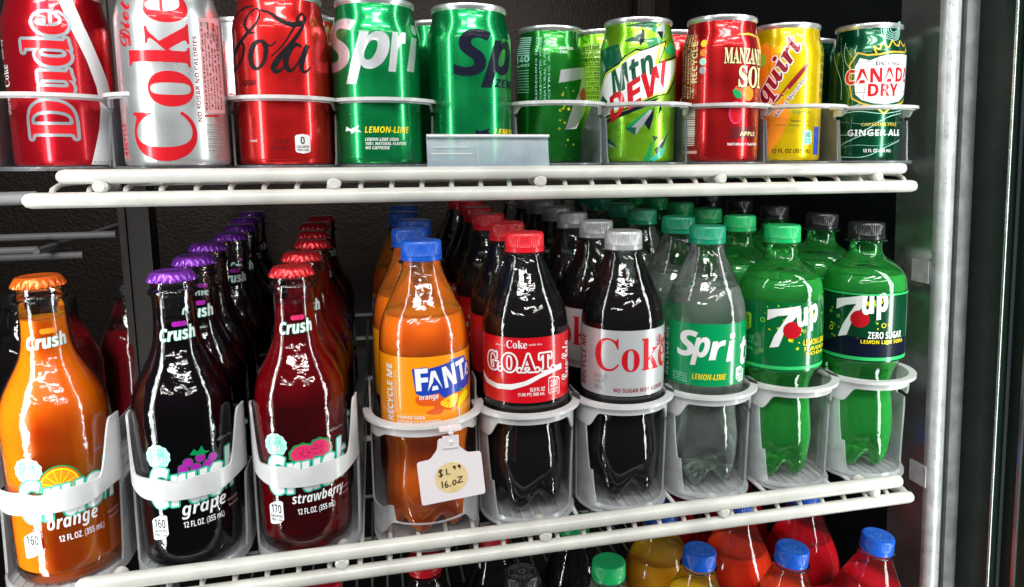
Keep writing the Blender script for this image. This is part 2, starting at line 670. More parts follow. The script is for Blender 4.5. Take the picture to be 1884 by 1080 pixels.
    def small(s, lines, x0, x1, y0, dy, hh, mat, layer=1, rot=0, face='plain'):
        for i, t in enumerate(lines):
            if rot == 0:
                s.text(t, x0, x1, y0 + i * dy, y0 + i * dy + hh, mat, face, layer, res=1)
            else:
                s.text(t, x0 + i * dy, x0 + i * dy + hh, y0, x1, mat, face, layer, rot=90, res=1)

    def into(s, mb):
        bm = s.bm
        if not bm.verts:
            return
        xs = [v.co.x for v in bm.verts]
        ys = [v.co.y for v in bm.verts]
        st = s.r * radians(6)
        lo, hi = int(min(xs) / st) - 1, int(max(xs) / st) + 2
        for k in range(lo, hi):
            bmesh.ops.bisect_plane(bm, geom=bm.verts[:] + bm.edges[:] + bm.faces[:], dist=1e-8, plane_co=(k * st + 1e-6, 0, 0), plane_no=(1, 0, 0))
        # slice in height where the body is not straight
        z = min(ys)
        last = None
        cuts = []
        while z < max(ys):
            r0 = s.Rf(z)
            if last is not None and abs(r0 - last) > 1e-5:
                cuts.append(z)
            last = r0
            z += 0.0015
        for z in cuts:
            bmesh.ops.bisect_plane(bm, geom=bm.verts[:] + bm.edges[:] + bm.faces[:], dist=1e-8, plane_co=(0, z, 0), plane_no=(0, 1, 0))
        bm.verts.index_update()
        vs = []
        for v in bm.verts:
            th = v.co.x / s.r
            rr = s.Rf(v.co.y) + v.co.z
            vs.append((rr * sin(th), -rr * cos(th), v.co.y))
        for mi, m in enumerate(s.mats):
            pass
        base = len(mb.v)
        mb.v += vs
        for f in bm.faces:
            idx = [v.index for v in f.verts]
            if f.normal.z < 0:
                idx.reverse()
            mb.f.append(tuple(base + k for k in idx))
            mb.m.append(mb.mi(s.mats[f.material_index]))
        bm.free()


def badge(A, x0, x1, y0, y1, num, back, fore, layer=1, line=None):
    """small rounded calorie badge"""
    A.poly([(x0, y0 + 3), (x0 + 3, y0), ((x0 + x1) / 2, y0 - 2), (x1 - 3, y0), (x1, y0 + 3), (x1, y1 - 3), (x1 - 3, y1), ((x0 + x1) / 2, y1 + 2), (x0 + 3, y1), (x0, y1 - 3)], back, layer)
    h = y1 - y0
    w_ = x1 - x0
    A.text(num, x0 + w_ * (.15 if len(num) > 1 else .36), x1 - w_ * (.15 if len(num) > 1 else .36), y0 + h * .1, y0 + h * .52, fore, 'sans', layer + 1)
    A.text('CALORIES', x0 + w_ * .08, x1 - w_ * .08, y0 + h * .60, y0 + h * .74, fore, 'sans', layer + 1, res=1)
    A.text('PER CAN' if num != '200' and num != '240' else 'PER BOTTLE', x0 + w_ * .12, x1 - w_ * .12, y0 + h * .80, y0 + h * .92, fore, 'sans', layer + 1, res=1)


# ------------------------------------------------------------------ cans
def can_R(z):
    if z < 0.0045:
        return 0.0305 + 0.0026 * max(0, z / 0.0045) ** .5
    if z < 0.096:
        return 0.0331
    t = min(1, (z - 0.096) / 0.0215)
    return 0.0331 - 0.0044 * (t * t * (3 - 2 * t)) * 1.0


def can_body(skin, art=None, n=96):
    mb = MB()
    prof = [(can_R(z), z) for z in [0.0022, 0.0030, 0.0045, 0.007, 0.02, 0.05, 0.08, 0.092] + [0.096 + 0.0215 * k / 14 for k in range(15)]]
    mb.lathe(prof, skin, n)
    if art:
        art.into(mb)
    return mb


def make_can(label, X, Y, skin, art=None, rz=None, group=None, z=0.0, zs=1.0):
    if rz is None:
        rz = atan2(CAM.x - X, Y - CAM.y)
    root = empty('soda_can', (X, Y, z), rz, label, 'can', group)
    root.scale = (1, 1, zs)
    can_body(skin, art).build('can_body', root, normals=False)
    mb = MB()
    mb.lathe([(0.0, 0.0060), (0.012, 0.0055), (0.0200, 0.0030), (0.0228, 0.0002), (0.0240, 0.0), (0.0252, 0.0004), (0.0290, 0.0014), (can_R(0.0022) - .0001, 0.0023)], alu, 64)
    mb.build('can_base', root, normals=False)
    mb = MB()
    mb.lathe([(0.0286, 0.1174), (0.0288, 0.1182), (0.0296, 0.1190), (0.0298, 0.1205), (0.0296, 0.1218), (0.0289, 0.1222), (0.0281, 0.1216), (0.0276, 0.1190), (0.0262, 0.1168), (0.0250, 0.1172), (0.0, 0.1174)], alu, 64)
    lid = mb.build('lid', root, normals=False)
    mb = MB()
    pts = [(0.007 * cos(t), 0.004 + 0.011 * sin(t)) for t in [2 * pi * k / 20 for k in range(20)]]
    mb.prism(pts, 0.1180, 0.1190, alu, 'z')
    mb.build('pull_tab', lid)
    return root


CANG = 'soda cans on the upper shelf'
W = INK


def cansart(cx, hw, y0, sc):
    return Art(0.0331, cx, hw, y0, sc, can_R)


# 1 red can, sideways lettering
A = cansart(112, 100, 310.4, 2.76)
A.text('Dude', 50, 131, 22, 254, W['red'], 'serif', 3, rot=90, outline=W['steel'], ow=0.0021, res=5)
A.poly([(118, -8), (148, -8), (158, 40), (178, 95), (194, 145), (201, 195), (204, 240), (203, 303), (150, 303), (160, 270), (170, 235), (176, 195), (172, 155), (158, 105), (138, 55)], W['white'], 0)
A.text('share a', 14, 19, 170, 212, W['white'], 'plain', 1, rot=90)
A.text('Coke', 13, 22, 122, 163, W['white'], 'serif', 1, rot=90)
A.text('with my', 13, 18, 78, 115, W['white'], 'plain', 1, rot=90)
A.disc(167, 42, 9, W['darkred'], 1, hole=.75)
A.text('C', 163, 171, 36, 48, W['darkred'], 'serif', 1)
make_can('red can with big silver-edged sideways word Dude, leftmost on the upper shelf', -0.0317, 0.03, red_skin, A, group=CANG)

# 2 silver can
A = cansart(317, 104, 310.2, 2.888)
A.text('Coke', 239, 354, -18, 296, W['red'], 'serif', 1, rot=90, res=8)
A.text('Diet', 226, 246, 5, 90, W['red'], 'script', 1, rot=90, off=0.012, res=5)
A.text('NO SUGAR NO CALORIES', 358, 366, 62, 222, W['darkred'], 'sans', 1, rot=90, res=2)
A.rect(372, 414, 28, 205, W['rose'], 0)
for k in range(6):
    A.text(['Nutrition Facts', 'Amount per serving', 'Total Fat 0g', 'Sodium 40mg 2%', 'Protein 0g', 'Not a source of fiber'][k], 374 + k * 6, 378 + k * 6, 34 + (k % 2) * 20, 200, W['darkred'], 'sans', 1, rot=90, res=1)
A.rect(371, 398, 208, 212, W['red'], 1)
for k in range(15):
    A.rect(374, 408, 226 + k * 4.4, 226 + k * 4.4 + random.choice((1.2, 2, 3)), W['grey'], 1)
A.text('RECYCLE', 216, 223, 225, 285, W['red'], 'sans', 1, rot=90, res=1)
make_can('silver can with big red sideways lettering and a pink facts panel', 0.0518, -0.012, silver_skin, A, group=CANG)

# 3 red can, black script
A = cansart(519.5, 90.5, 307.8, 2.672)
K = W['black']
A.stroke([(474, 62), (464, 62), (456, 48), (462, 28), (476, 18), (482, 28), (476, 46), (458, 66), (440, 90), (431, 110), (428, 126), (434, 129), (446, 112), (452, 90), (448, 78)], [2, 5, 6, 4, 3, 4, 5, 6, 9, 12, 12, 6, 5, 7, 3], K, 1)
A.stroke([(478, 20), (500, 24), (522, 38), (545, 44), (563, 38), (570, 27)], [2, 6, 9, 10, 7, 2], K, 2)
A.stroke([(484, 76), (472, 82), (464, 102), (466, 122), (476, 126), (488, 110), (492, 88), (486, 76), (500, 84), (510, 76)], [5, 9, 11, 10, 6, 7, 9, 5, 3, 3], K, 2)
A.stroke([(500, 104), (524, 80), (546, 46), (556, 28), (566, 24), (562, 44), (540, 76), (516, 104), (504, 122), (508, 131), (520, 124), (530, 112)], [2, 3, 4, 5, 4, 5, 8, 10, 11, 8, 4, 2], K, 1)
A.stroke([(556, 84), (546, 80), (534, 92), (526, 112), (530, 127), (540, 124), (554, 104), (562, 84)], [4, 7, 9, 10, 8, 4, 4, 4], K, 2)
A.stroke([(568, 80), (558, 104), (554, 122), (560, 130), (572, 120)], [10, 10, 9, 6, 2], K, 1)
A.stroke([(424, 60), (436, 34), (452, 18), (470, 14)], [5, 5, 4, 2], K, 2)
A.text('SUGAR', 446, 471, 147, 158, K, 'sans', 1)
A.text('12 FL OZ', 496, 524, 254, 263, W['maroon'], 'sans', 1)
A.text('(355 mL)', 490, 524, 267, 277, W['maroon'], 'sans', 1)
badge(A, 535, 563, 247, 280, '0', W['white'], W['black'])
A.text('CAFFEINE', 452, 466, 256, 260, W['white'], 'plain', 1, res=1)
make_can('red can with flowing black script lettering, beside the silver can', 0.1213, 0.010, red2_skin, A, group=CANG)

# 4 green can, white lettering
A = cansart(694, 81, 306.3, 2.581)
A.text('S', 611, 660, 34, 131, W['silver'], 'sansi', 1, res=8, off=0.01)
A.text('p', 640, 718, 56, 152, W['silver'], 'sansi', 2, res=8, off=0.01, shear=.1)
A.text('r', 714, 748, 55, 130, W['silver'], 'sansi', 2, res=8, off=0.01)
A.text('i', 747, 769, 40, 130, W['silver'], 'sansi', 2, res=8, off=0.01)
A.text('LEMON-LIME', 669, 747, 231, 243, W['yellow'], 'sansi', 1)
for i, t in enumerate(['LEMON-LIME SODA', '100% NATURAL FLAVORS', 'NO CAFFEINE']):
    A.text(t, 669, (728, 742, 712)[i], 252 + i * 8, 258 + i * 8, W['white'], 'sansi', 1, res=1)
A.poly([(637, 231), (644, 236), (660, 229), (656, 236), (664, 242), (652, 240), (646, 245), (643, 239), (635, 240)], W['white'], 1)
A.poly([(745, 290), (752, 262), (758, 250), (756, 275), (764, 300), (750, 302)], W['darkgreen'], 0)
make_can('green can with large white slanted lettering and yellow lemon-lime line', 0.1894, 0.015, green_skin, A, group=CANG)

# 5 green can, dark lettering
A = cansart(865, 76, 304.7, 2.475)
A.text('S', 837, 903, 51, 138, W['navy'], 'sansi', 1, res=8, off=0.01)
A.text('p', 884, 938, 70, 160, W['navy'], 'sansi', 2, res=8, off=0.01, shear=.1)
A.text('ZERO', 908, 940.5, 143, 159, W['navy'], 'sansi', 3)
A.text('RECYCLE ME', 807, 819, 158, 262, W['darkgreen'], 'sans', 1, rot=90)
A.text('LEMON-', 906, 940.5, 235, 247, W['yellow'], 'sansi', 1)
A.poly([(873, 236), (880, 240), (899, 234), (895, 240), (901, 247), (890, 246), (884, 250), (881, 245), (873, 246)], W['navy'], 1)
A.rect(862, 940, 178, 179, W['darkgreen'], 0)
make_can('green can with large navy slanted lettering behind the blue-grey price strip', 0.2622, 0.022, green_skin, A, group=CANG)

# 6 recessed green can
A = cansart(990, 52, 300, 2.1)
A.poly([(1004, 126), (1035, 121), (1041, 133), (1038, 160), (1010, 235), (1026, 234), (1041, 175), (1041, 121)], W['white'], 1)
A.poly([(1001, 150), (1004, 126), (1041, 120), (1041.5, 140), (1034, 142)], W['silver'], 2)
A.poly([(1034, 142), (1041.6, 140), (1041.6, 190), (1024, 231), (1010, 236), (1020, 195), (1030, 165)], W['silver'], 1)
A.disc(1037, 172, 14, W['red'], 3)
A.text('CAFFEINE', 1003, 1022, 84, 89, W['white'], 'sans', 1, res=1)
A.text('FREE', 1003, 1014, 91, 96, W['white'], 'sans', 1, res=1)
A.text('140', 941, 960, 100, 112, W['mint'], 'sans', 1)
A.text('CALORIES', 941, 960, 115, 120, W['mint'], 'sans', 1, res=1)
for k in range(9):
    A.rect(941, 960, 66 + k * 4, 67.6 + k * 4, W['mint'], 0)
    A.rect(941, 959, 126 + k * 5, 127 + k * 5, W['mint'], 0)
for k in range(4):
    A.text(['REFRESHING SINCE', 'CARBONATED WATER', 'NATURAL FLAVORS', 'CITRIC ACID'][k], 968 + k * 6, 971 + k * 6, 64, 180, W['mint'], 'plain', 1, rot=90, res=1)
for q in range(16):
    A.disc(random.uniform(1000, 1026), random.uniform(150, 270), random.uniform(1, 3), random.choice([W['yellow'], W['lime'], W['palelime']]), 0, hole=random.choice((0, .6)), n=12)
make_can('green can set back behind the price strip with a white seven and red dot', 0.3480, 0.098, green2_skin, A, group=CANG)

# 7 lime can behind
A = cansart(1095, 52, 300, 2.1)
A.rect(1056, 1112, 72, 186, W['lime'], 0)
A.text('Nutrition Facts', 1058, 1112, 74, 84, W['black'], 'sans', 1, res=2)
for k in range(10):
    A.text(['1 serving per can', 'Calories', 'Total Fat 0g', 'Sodium 60mg', 'Total Carb 46g', 'Total Sugars 46g', 'Added Sugars', 'Protein 0g', 'CARBONATED WATER', 'CAFFEINE'][k], 1058, 1090, 90 + k * 9, 95 + k * 9, W['black'], 'sans', 1, res=1)
    A.rect(1056, 1112, 87.4 + k * 9, 88.2 + k * 9, W['black'], 1)
make_can('lime green can showing its facts panel, behind and left of the zigzag can', 0.4010, 0.105, lime_skin, A, group=CANG)

# 8 lime can with shards
A = cansart(1173, 68, 301.9, 2.246)
o8, s8 = (880, 0), 3.274


def Q(*p):
    return [(880 + x / 3.274, y / 3.274) for x, y in p]


A.poly(Q((740, 300), (850, 255), (880, 370), (800, 390), (775, 420), (750, 340)), W['darkgreen'], 0)
A.poly(Q((875, 145), (960, 128), (1060, 120), (1110, 125), (1040, 160), (960, 155)), W['darkgreen'], 0)
A.poly(Q((875, 240), (990, 185), (985, 225), (1010, 250), (940, 245)), W['darkgreen'], 0)
A.poly(Q((985, 160), (1000, 175), (1000, 230), (975, 270), (965, 255)), W['navy'], 1)
A.poly(Q((1000, 150), (1060, 125), (1100, 180), (1125, 225), (1080, 200)), W['green'], 0)
A.poly(Q((1075, 175), (1130, 120), (1128, 185), (1100, 232)), W['silver'], 1)
A.poly(Q((1078, 182), (1115, 185), (1100, 235)), W['navy'], 2)
A.poly(Q((1000, 230), (1080, 215), (1100, 250), (1020, 280)), W['green'], 0)
A.poly(Q((755, 340), (775, 395), (770, 420), (748, 380)), W['silver'], 1)
A.poly(Q((735, 300), (770, 410), (745, 500), (722, 480)), W['green'], 0)
A.poly(Q((720, 590), (770, 420), (850, 370), (885, 325), (905, 318), (950, 285), (985, 295), (1125, 238), (1085, 365), (1195, 320), (1190, 400), (1135, 560), (1075, 575), (820, 690), (750, 700), (722, 640)), W['navy'], 1)
A.poly(Q((726, 592), (776, 428), (856, 378), (890, 334), (950, 296), (985, 303), (1115, 250), (1074, 378), (1186, 335), (1180, 400), (1125, 556), (1070, 568), (820, 680), (750, 690), (728, 640)), W['palelime'], 2)
A.poly(Q((735, 600), (786, 440), (862, 388), (900, 345), (960, 308), (1075, 272), (1055, 385), (1170, 355), (1165, 420), (1120, 545), (1065, 560), (820, 665), (755, 712)), W['white'], 3)
A.textr('Mtn', *Q((915, 432))[0], 100, 45, 28, W['darkgreen'], layer=4, face='sansi', shear=.25, off=.012)
A.textr('DEW', *Q((965, 538))[0], 160, 44, 31, W['red'], layer=5, face='sansi', shear=.25, off=.012)
A.poly(Q((745, 755), (830, 690), (1060, 590), (1100, 575), (1000, 640), (850, 705)), W['navy'], 4)
A.poly(Q((722, 640), (760, 560), (790, 600), (750, 690)), W['darkgreen'], 4)
A.poly(Q((1100, 300), (1150, 250), (1195, 300), (1150, 330)), W['green'], 1)
A.poly(Q((890, 765), (1040, 640), (1010, 700), (945, 760), (925, 800)), W['green'], 1)
A.poly(Q((930, 762), (1030, 655), (1045, 660), (1000, 740), (950, 810)), W['silver'], 2)
A.poly(Q((892, 765), (955, 762), (950, 810)), W['darkgreen'], 3)
A.poly(Q((1000, 740), (1055, 640), (1050, 700), (1030, 780)), W['navy'], 2)
A.poly(Q((1090, 600), (1100, 650), (1075, 705), (1085, 650)), W['navy'], 1)
A.poly(Q((745, 845), (795, 825), (830, 860), (845, 885), (800, 870), (770, 900)), W['darkgreen'], 1)
A.poly(Q((785, 850), (845, 885), (800, 880)), W['silver'], 2)
A.poly(Q((995, 975), (1040, 860), (1055, 845), (1030, 975)), W['green'], 1)
A.poly(Q((1045, 815), (1085, 820), (1060, 850)), W['darkgreen'], 1)
A.poly(Q((1060, 900), (1145, 780), (1110, 880), (1075, 930)), W['darkgreen'], 1)
A.poly(Q((1030, 960), (1130, 870), (1110, 930), (1060, 975)), W['teal'], 1)
A.poly(Q((1070, 890), (1130, 800), (1105, 850)), W['silver'], 2)
make_can('bright lime can with jagged green shards and red and green zigzag lettering', 0.4139, 0.045, lime_skin, A, group=CANG)

# 9 deep red can


def Q(*p):
    return [(1080 + x / 3.7235, 20 + y / 3.7235) for x, y in p]


A = cansart(1325.5, 71.5, 301.4, 2.282)
A.poly(Q((650, 130), (705, 120), (705, 600), (645, 600)), W['maroon'], 0)
for k in range(5):
    A.text(['Nutrition Facts 150', 'Total Carbohydrate 42g', 'BEST REFRESHED THEN', 'CARBONATED WATER, HIGH', 'NATURAL APPLE FLAVOR'][k], 1256 + k * 5, 1259 + k * 5, 58, 178, W['cream'], 'plain', 1, rot=90, res=1)
A.text('RECYCLE', 1274, 1284, 72, 149, W['cream'], 'sans', 1, rot=90)
A.textr('*', *Q((732, 533))[0], 8, 8, 0, W['white'], layer=1)
for (x, y), m in zip(Q((800, 208), (798, 272), (796, 333), (795, 393)), ('yellow', 'orange', 'mint', 'grey')):
    A.disc(x, y, 6.8, W[m], 1)
for k in range(22):
    A.rect(*[1080 + x / 3.7235 for x in (668, 752)], 20 + (650 + k * 12.5) / 3.7235, 20 + (650 + k * 12.5 + random.choice((5, 8))) / 3.7235, W['white'], 1)
A.text('MANZANITA', 1331, 1396.9, 86, 116, W['cream'], 'serif', 2, outline=W['maroon'], ow=.0007, off=.01)
A.text('SOL', 1357, 1396.6, 120, 160, W['cream'], 'serif', 2, outline=W['maroon'], ow=.0009, off=.015)
A.poly(Q((995, 535), (1030, 535), (1055, 560), (1052, 590), (1015, 585)), W['green'], 2, True)
A.disc(*Q((1040, 540))[0], 11, W['deeporange'], 1)
A.disc(*Q((1100, 560))[0], 14, W['orange'], 1)
A.disc(*Q((1020, 690))[0], 14, W['pink'], 1, ry=22)
A.disc(*Q((1022, 690))[0], 11, W['red'], 2, ry=19)
A.poly(Q((975, 790), (1160, 790), (1155, 870), (970, 870), (990, 830)), W['maroon'], 3)
A.text('APPLE', 1362, 1388, 241, 249, W['cream'], 'sans', 4)
A.text('NATURALLY FLAVORED', 1341, 1393, 262, 267, W['white'], 'sans', 1, res=1)
A.poly(Q((1015, 155), (1100, 145), (1140, 160), (1175, 200), (1110, 165)), W['gold'], 1)
A.rect(*[1080 + x / 3.7235 for x in (665, 770)], 20 + 955 / 3.7235, 20 + 975 / 3.7235, W['rose'], 1)
make_can('deep red can with cream lettering, barcode and coloured dots', 0.4813, 0.02, apple_skin, A, group=CANG)

# 10 yellow can


def Q(*p):
    return [(1380 + x / 3.725, 20 + y / 3.725) for x, y in p]


A = cansart(1450, 65, 299.9, 2.15)
A.poly(Q((60, 350), (130, 200), (175, 300), (160, 420), (300, 700), (170, 990), (60, 1000)), W['orange'], 0, True)
A.poly(Q((60, 640), (150, 800), (75, 1010), (60, 1010)), W['deeporange'], 1)
A.disc(*Q((118, 325))[0], 9, W['lime'], 1, ry=13)
A.textr('Squirt', *Q((195, 455))[0], 165, 46, 60, W['darkred'], layer=3, face='serifi', off=.012, outline=W['white'], ow=.0009, res=5)
A.stroke(Q((400, 360), (290, 510), (150, 715)), [8, 8, 3], W['darkred'], 3)
A.stroke(Q((60, 660), (85, 640), (145, 790), (180, 770)), [6, 7, 7, 2], W['deeporange'], 3)
A.textr('Thirst Quencher', *Q((305, 580))[0], 92, 9.5, 54, W['maroon'], layer=4, face='serif', outline=W['white'], ow=.0004)
A.textr('caffeine free', *Q((240, 590))[0], 44, 5, 54, W['yellow'], layer=6)
A.text('Grapefruit', 1465, 1495, 200, 209, W['green'], 'plain', 1)
A.text('Natural flavor', 1464, 1494, 219, 223, W['darkgreen'], 'plain', 1, res=1)
A.text('100% Citrus Blend', 1440, 1494, 226, 231, W['darkgreen'], 'plain', 1, res=1)
badge(A, 1485, 1499, 239, 264, '140', W['mint'], W['green'])
A.text('12 FL OZ (355 mL)', 1433, 1497, 273, 283, K, 'sans', 1)
for k in range(7):
    A.text(['INGREDIENTS WATER', 'CITRIC ACID GUM', 'NATURAL FLAVOR', 'SUGARS', 'SODIUM CITRATE', 'PRESERVATIVE', 'EDTA'][k], 1509, 1514.4, 70 + k * 16, 82 + k * 16, W['darkgreen'], 'sans', 1, rot=90, res=1)
A.rect(1503, 1511, 232, 284, W['blue'], 1)
make_can('yellow can with diagonal dark red lettering and orange streak', 0.556, 0.04, yellow_skin, A, group=CANG)

# 11 dark green can
A = cansart(1592.5, 69.5, 298.8, 2.091)


def wavy(A, x0, y0, x1, y1, amp, m, dots):
    n = 9
    P = []
    for i in range(n):
        t = i / (n - 1)
        P.append((x0 + (x1 - x0) * t + amp * sin(t * 7 + x0) * .4, y0 + (y1 - y0) * t + amp * sin(t * 5 + y0 * .1)))
    if dots:
        for p in spline(P, 4):
            A.disc(p.x, p.y, .8, m, 1, n=6)
    else:
        A.stroke(P, 1.0, m, 1, n=4)


for i in range(9):
    wavy(A, 1526, 300 - i * 13, 1658, 262 - i * 11, 9, W['mint'], i % 2)
for i in range(5):
    wavy(A, 1530 + i * 9, 60 + i * 6, 1552 + i * 12, 190 - i * 6, 8, W['mint'], i % 2)
for i in range(5):
    r_ = 5 + i * 4.5
    A.stroke([(1640 - r_, 48), (1641 - r_ * .9, 58 + r_ * .5), (1644, 60 + r_ * .8), (1650 + r_ * .2, 56 + r_ * .4), (1650 + r_ * .2, 46)], 1.0, W['mint'], 1, n=5)
sh = Q((690, 370), (735, 300), (800, 320), (850, 312), (940, 300), (1030, 310), (1062, 290), (1062, 380), (1050, 480), (1050, 590), (1020, 625), (960, 650), (925, 690), (880, 655), (780, 625), (715, 590), (695, 520), (700, 440))
A.poly(Q((672, 372), (728, 283), (790, 302), (870, 300), (940, 288), (1030, 298), (1068, 272), (1068, 600), (1040, 640), (965, 670), (918, 716), (865, 665), (770, 640), (700, 600), (683, 520), (690, 440)), W['gold'], 2)
A.poly(Q((684, 370), (732, 296), (795, 314), (870, 312), (940, 300), (1030, 310), (1066, 290), (1066, 590), (1030, 630), (960, 656), (918, 700), (872, 655), (775, 628), (708, 592), (694, 520), (700, 440)), W['darkgreen'], 3)
A.poly(Q((716, 380), (745, 325), (810, 345), (880, 320), (960, 312), (1062, 325), (1062, 400), (1050, 490), (1046, 580), (1010, 625), (940, 640), (850, 635), (770, 610), (726, 570), (716, 490)), W['white'], 4)
for a, b in (((800, 345), (780, 610)), ((860, 320), (850, 400)), ((720, 355), (860, 350)), ((720, 560), (1050, 565)), ((1000, 320), (1030, 400)), ((1050, 470), (1040, 600))):
    A.stroke(Q(a, b), .7, W['black'], 5, n=6)
A.stroke(Q((850, 300), (830, 250), (850, 265), (870, 270), (890, 230), (910, 255), (930, 260), (955, 220), (975, 250), (995, 255), (1010, 225), (1025, 260), (1042, 250), (1035, 300)), 3.0, W['gold'], 4, n=5)
A.textr('SINCE 1904', *Q((932, 372))[0], 49, 6.5, 0, K, layer=5)
A.textr('CANADA', *Q((905, 445))[0], 138, 27, 2, W['red'], layer=6, face='sans', off=.012, outline=W['white'], ow=.0008)
A.textr('DRY', *Q((914, 545))[0], 60, 23, 1, W['red'], layer=6, face='sans', off=.012)
A.text('CAFFEINE FREE', 1588, 1650, 226, 232, W['gold'], 'sans', 2)
A.text('GINGER ALE', 1565, 1656, 238, 250, W['white'], 'sans', 2)
A.text('12 FL OZ (355 mL)', 1594, 1643, 274, 282, W['white'], 'sans', 2, res=2)
make_can('dark green can with white shield, crown and thin contour lines, rightmost can', 0.6427, 0.04, pine_skin, A, group=CANG, zs=1.025)

# cans standing in the rows behind
BACKCANS = [
    (0.0800, 0.118, silver_skin, 'silver can behind the gap between silver and black-script cans'),
    (0.1270, 0.084, red2_skin, 'red can hidden behind the black-script can'),
    (0.1800, 0.092, green_skin, 'green can behind the white-lettered green can'),
    (0.2440, 0.096, green_skin, 'green can behind the navy-lettered green can'),
    (0.4680, 0.096, apple_skin, 'red can peeping out left of the deep red can'),
    (0.5450, 0.112, yellow_skin, 'yellow can behind the yellow can'),
    (0.3760, 0.180, silver_skin, 'third can back, its rim between the green and lime cans'),
    (0.6250, 0.112, pine_skin, 'dark green can behind the rightmost can'),
]
for X, Y, skin, lab in BACKCANS:
    A = None
    if skin in (silver_skin, apple_skin):
        A = Art(0.0331, 0, 33.1, 0, 1.0, can_R)
        m = W['red'] if skin is silver_skin else W['cream']
        A.text('12 FL OZ', -20, 20, -60, -52, m, 'sans', 1)
        A.rect(-33, -16, -100, -40, W['red'] if skin is silver_skin else W['maroon'], 0)
        A.text('Coke' if skin is silver_skin else 'SOL', 10, 33, -105, -30, m, 'serif', 1, rot=90)
    make_can(lab, X, Y, skin, A, group=CANG)


# ------------------------------------------------------------------ bottles
def interp(prof, z):
    for (r0, z0), (r1, z1) in zip(prof, prof[1:]):
        if z0 <= z <= z1:
            return r0 + (r1 - r0) * (z - z0) / max(1e-9, z1 - z0)
    return prof[-1][0]


def refine(prof, n=5):
    return [(p.x, p.y) for p in spline([(a, b) for a, b in prof], n)]


GLASS = refine([(0.0215, 0.0008), (0.0262, 0.0012), (0.0292, 0.0045), (0.0303, 0.010), (0.0305, 0.020), (0.0305, 0.060), (0.0305, 0.100), (0.0302, 0.108), (0.0288, 0.1155), (0.0262, 0.1225), (0.0226, 0.130), (0.0189, 0.137), (0.0159, 0.144), (0.0141, 0.152), (0.0133, 0.161), (0.0129, 0.170), (0.0129, 0.1765), (0.0130, 0.1785)], 4)
GLASS_TOP = [(0.0130, 0.1785), (0.0146, 0.1795), (0.0151, 0.1812), (0.0144, 0.1828), (0.0131, 0.1836), (0.0130, 0.1870), (0.0134, 0.1880), (0.0134, 0.1915)]
CONT = refine([(0.0225, 0.0015), (0.0262, 0.0060), (0.0282, 0.014), (0.0290, 0.028), (0.0287, 0.042), (0.0272, 0.056), (0.0268, 0.064), (0.0285, 0.073), (0.0313, 0.078), (0.0324, 0.083), (0.0324, 0.110), (0.0324, 0.137), (0.0322, 0.144), (0.0309, 0.1515), (0.0280, 0.160), (0.0236, 0.170), (0.0192, 0.1795), (0.0157, 0.188), (0.0140, 0.1930)], 4)
FANT = refine([(0.0225, 0.0015), (0.0275, 0.0060), (0.0305, 0.014), (0.0318, 0.028), (0.0312, 0.042), (0.0298, 0.054), (0.0300, 0.064), (0.0318, 0.074), (0.0325, 0.081), (0.0325, 0.110), (0.0325, 0.137), (0.0323, 0.145), (0.0313, 0.1535), (0.0286, 0.163), (0.0240, 0.1735), (0.0194, 0.183), (0.0158, 0.1915), (0.0141, 0.1975)], 4)
SEVN = refine([(0.0180, 0.0015), (0.0232, 0.0050), (0.0264, 0.014), (0.0277, 0.030), (0.0275, 0.044), (0.0262, 0.060), (0.0245, 0.074), (0.0262, 0.084), (0.0310, 0.096), (0.0334, 0.104), (0.0338, 0.110), (0.0338, 0.130), (0.0338, 0.152), (0.0338, 0.158), (0.0325, 0.166), (0.0285, 0.1735), (0.0225, 0.179), (0.0165, 0.183), (0.0135, 0.187), (0.0128, 0.194)], 4)


def feet(r, z, th, top=0.034, depth=0.013, lob=5, ph=0.0):
    if z > top:
        return r, z
    t = (1 - z / top)
    v = (0.5 - 0.5 * cos(lob * th + ph)) ** 1.3
    return r * (1 - 0.14 * v * t), z + depth * v * t * t


def neck_top(h):
    z = h - 0.0145
    return [(0.0138, z - 0.0018), (0.0165, z - 0.0014), (0.0167, z - 0.0008), (0.0163, z - 0.0003), (0.0132, z)]


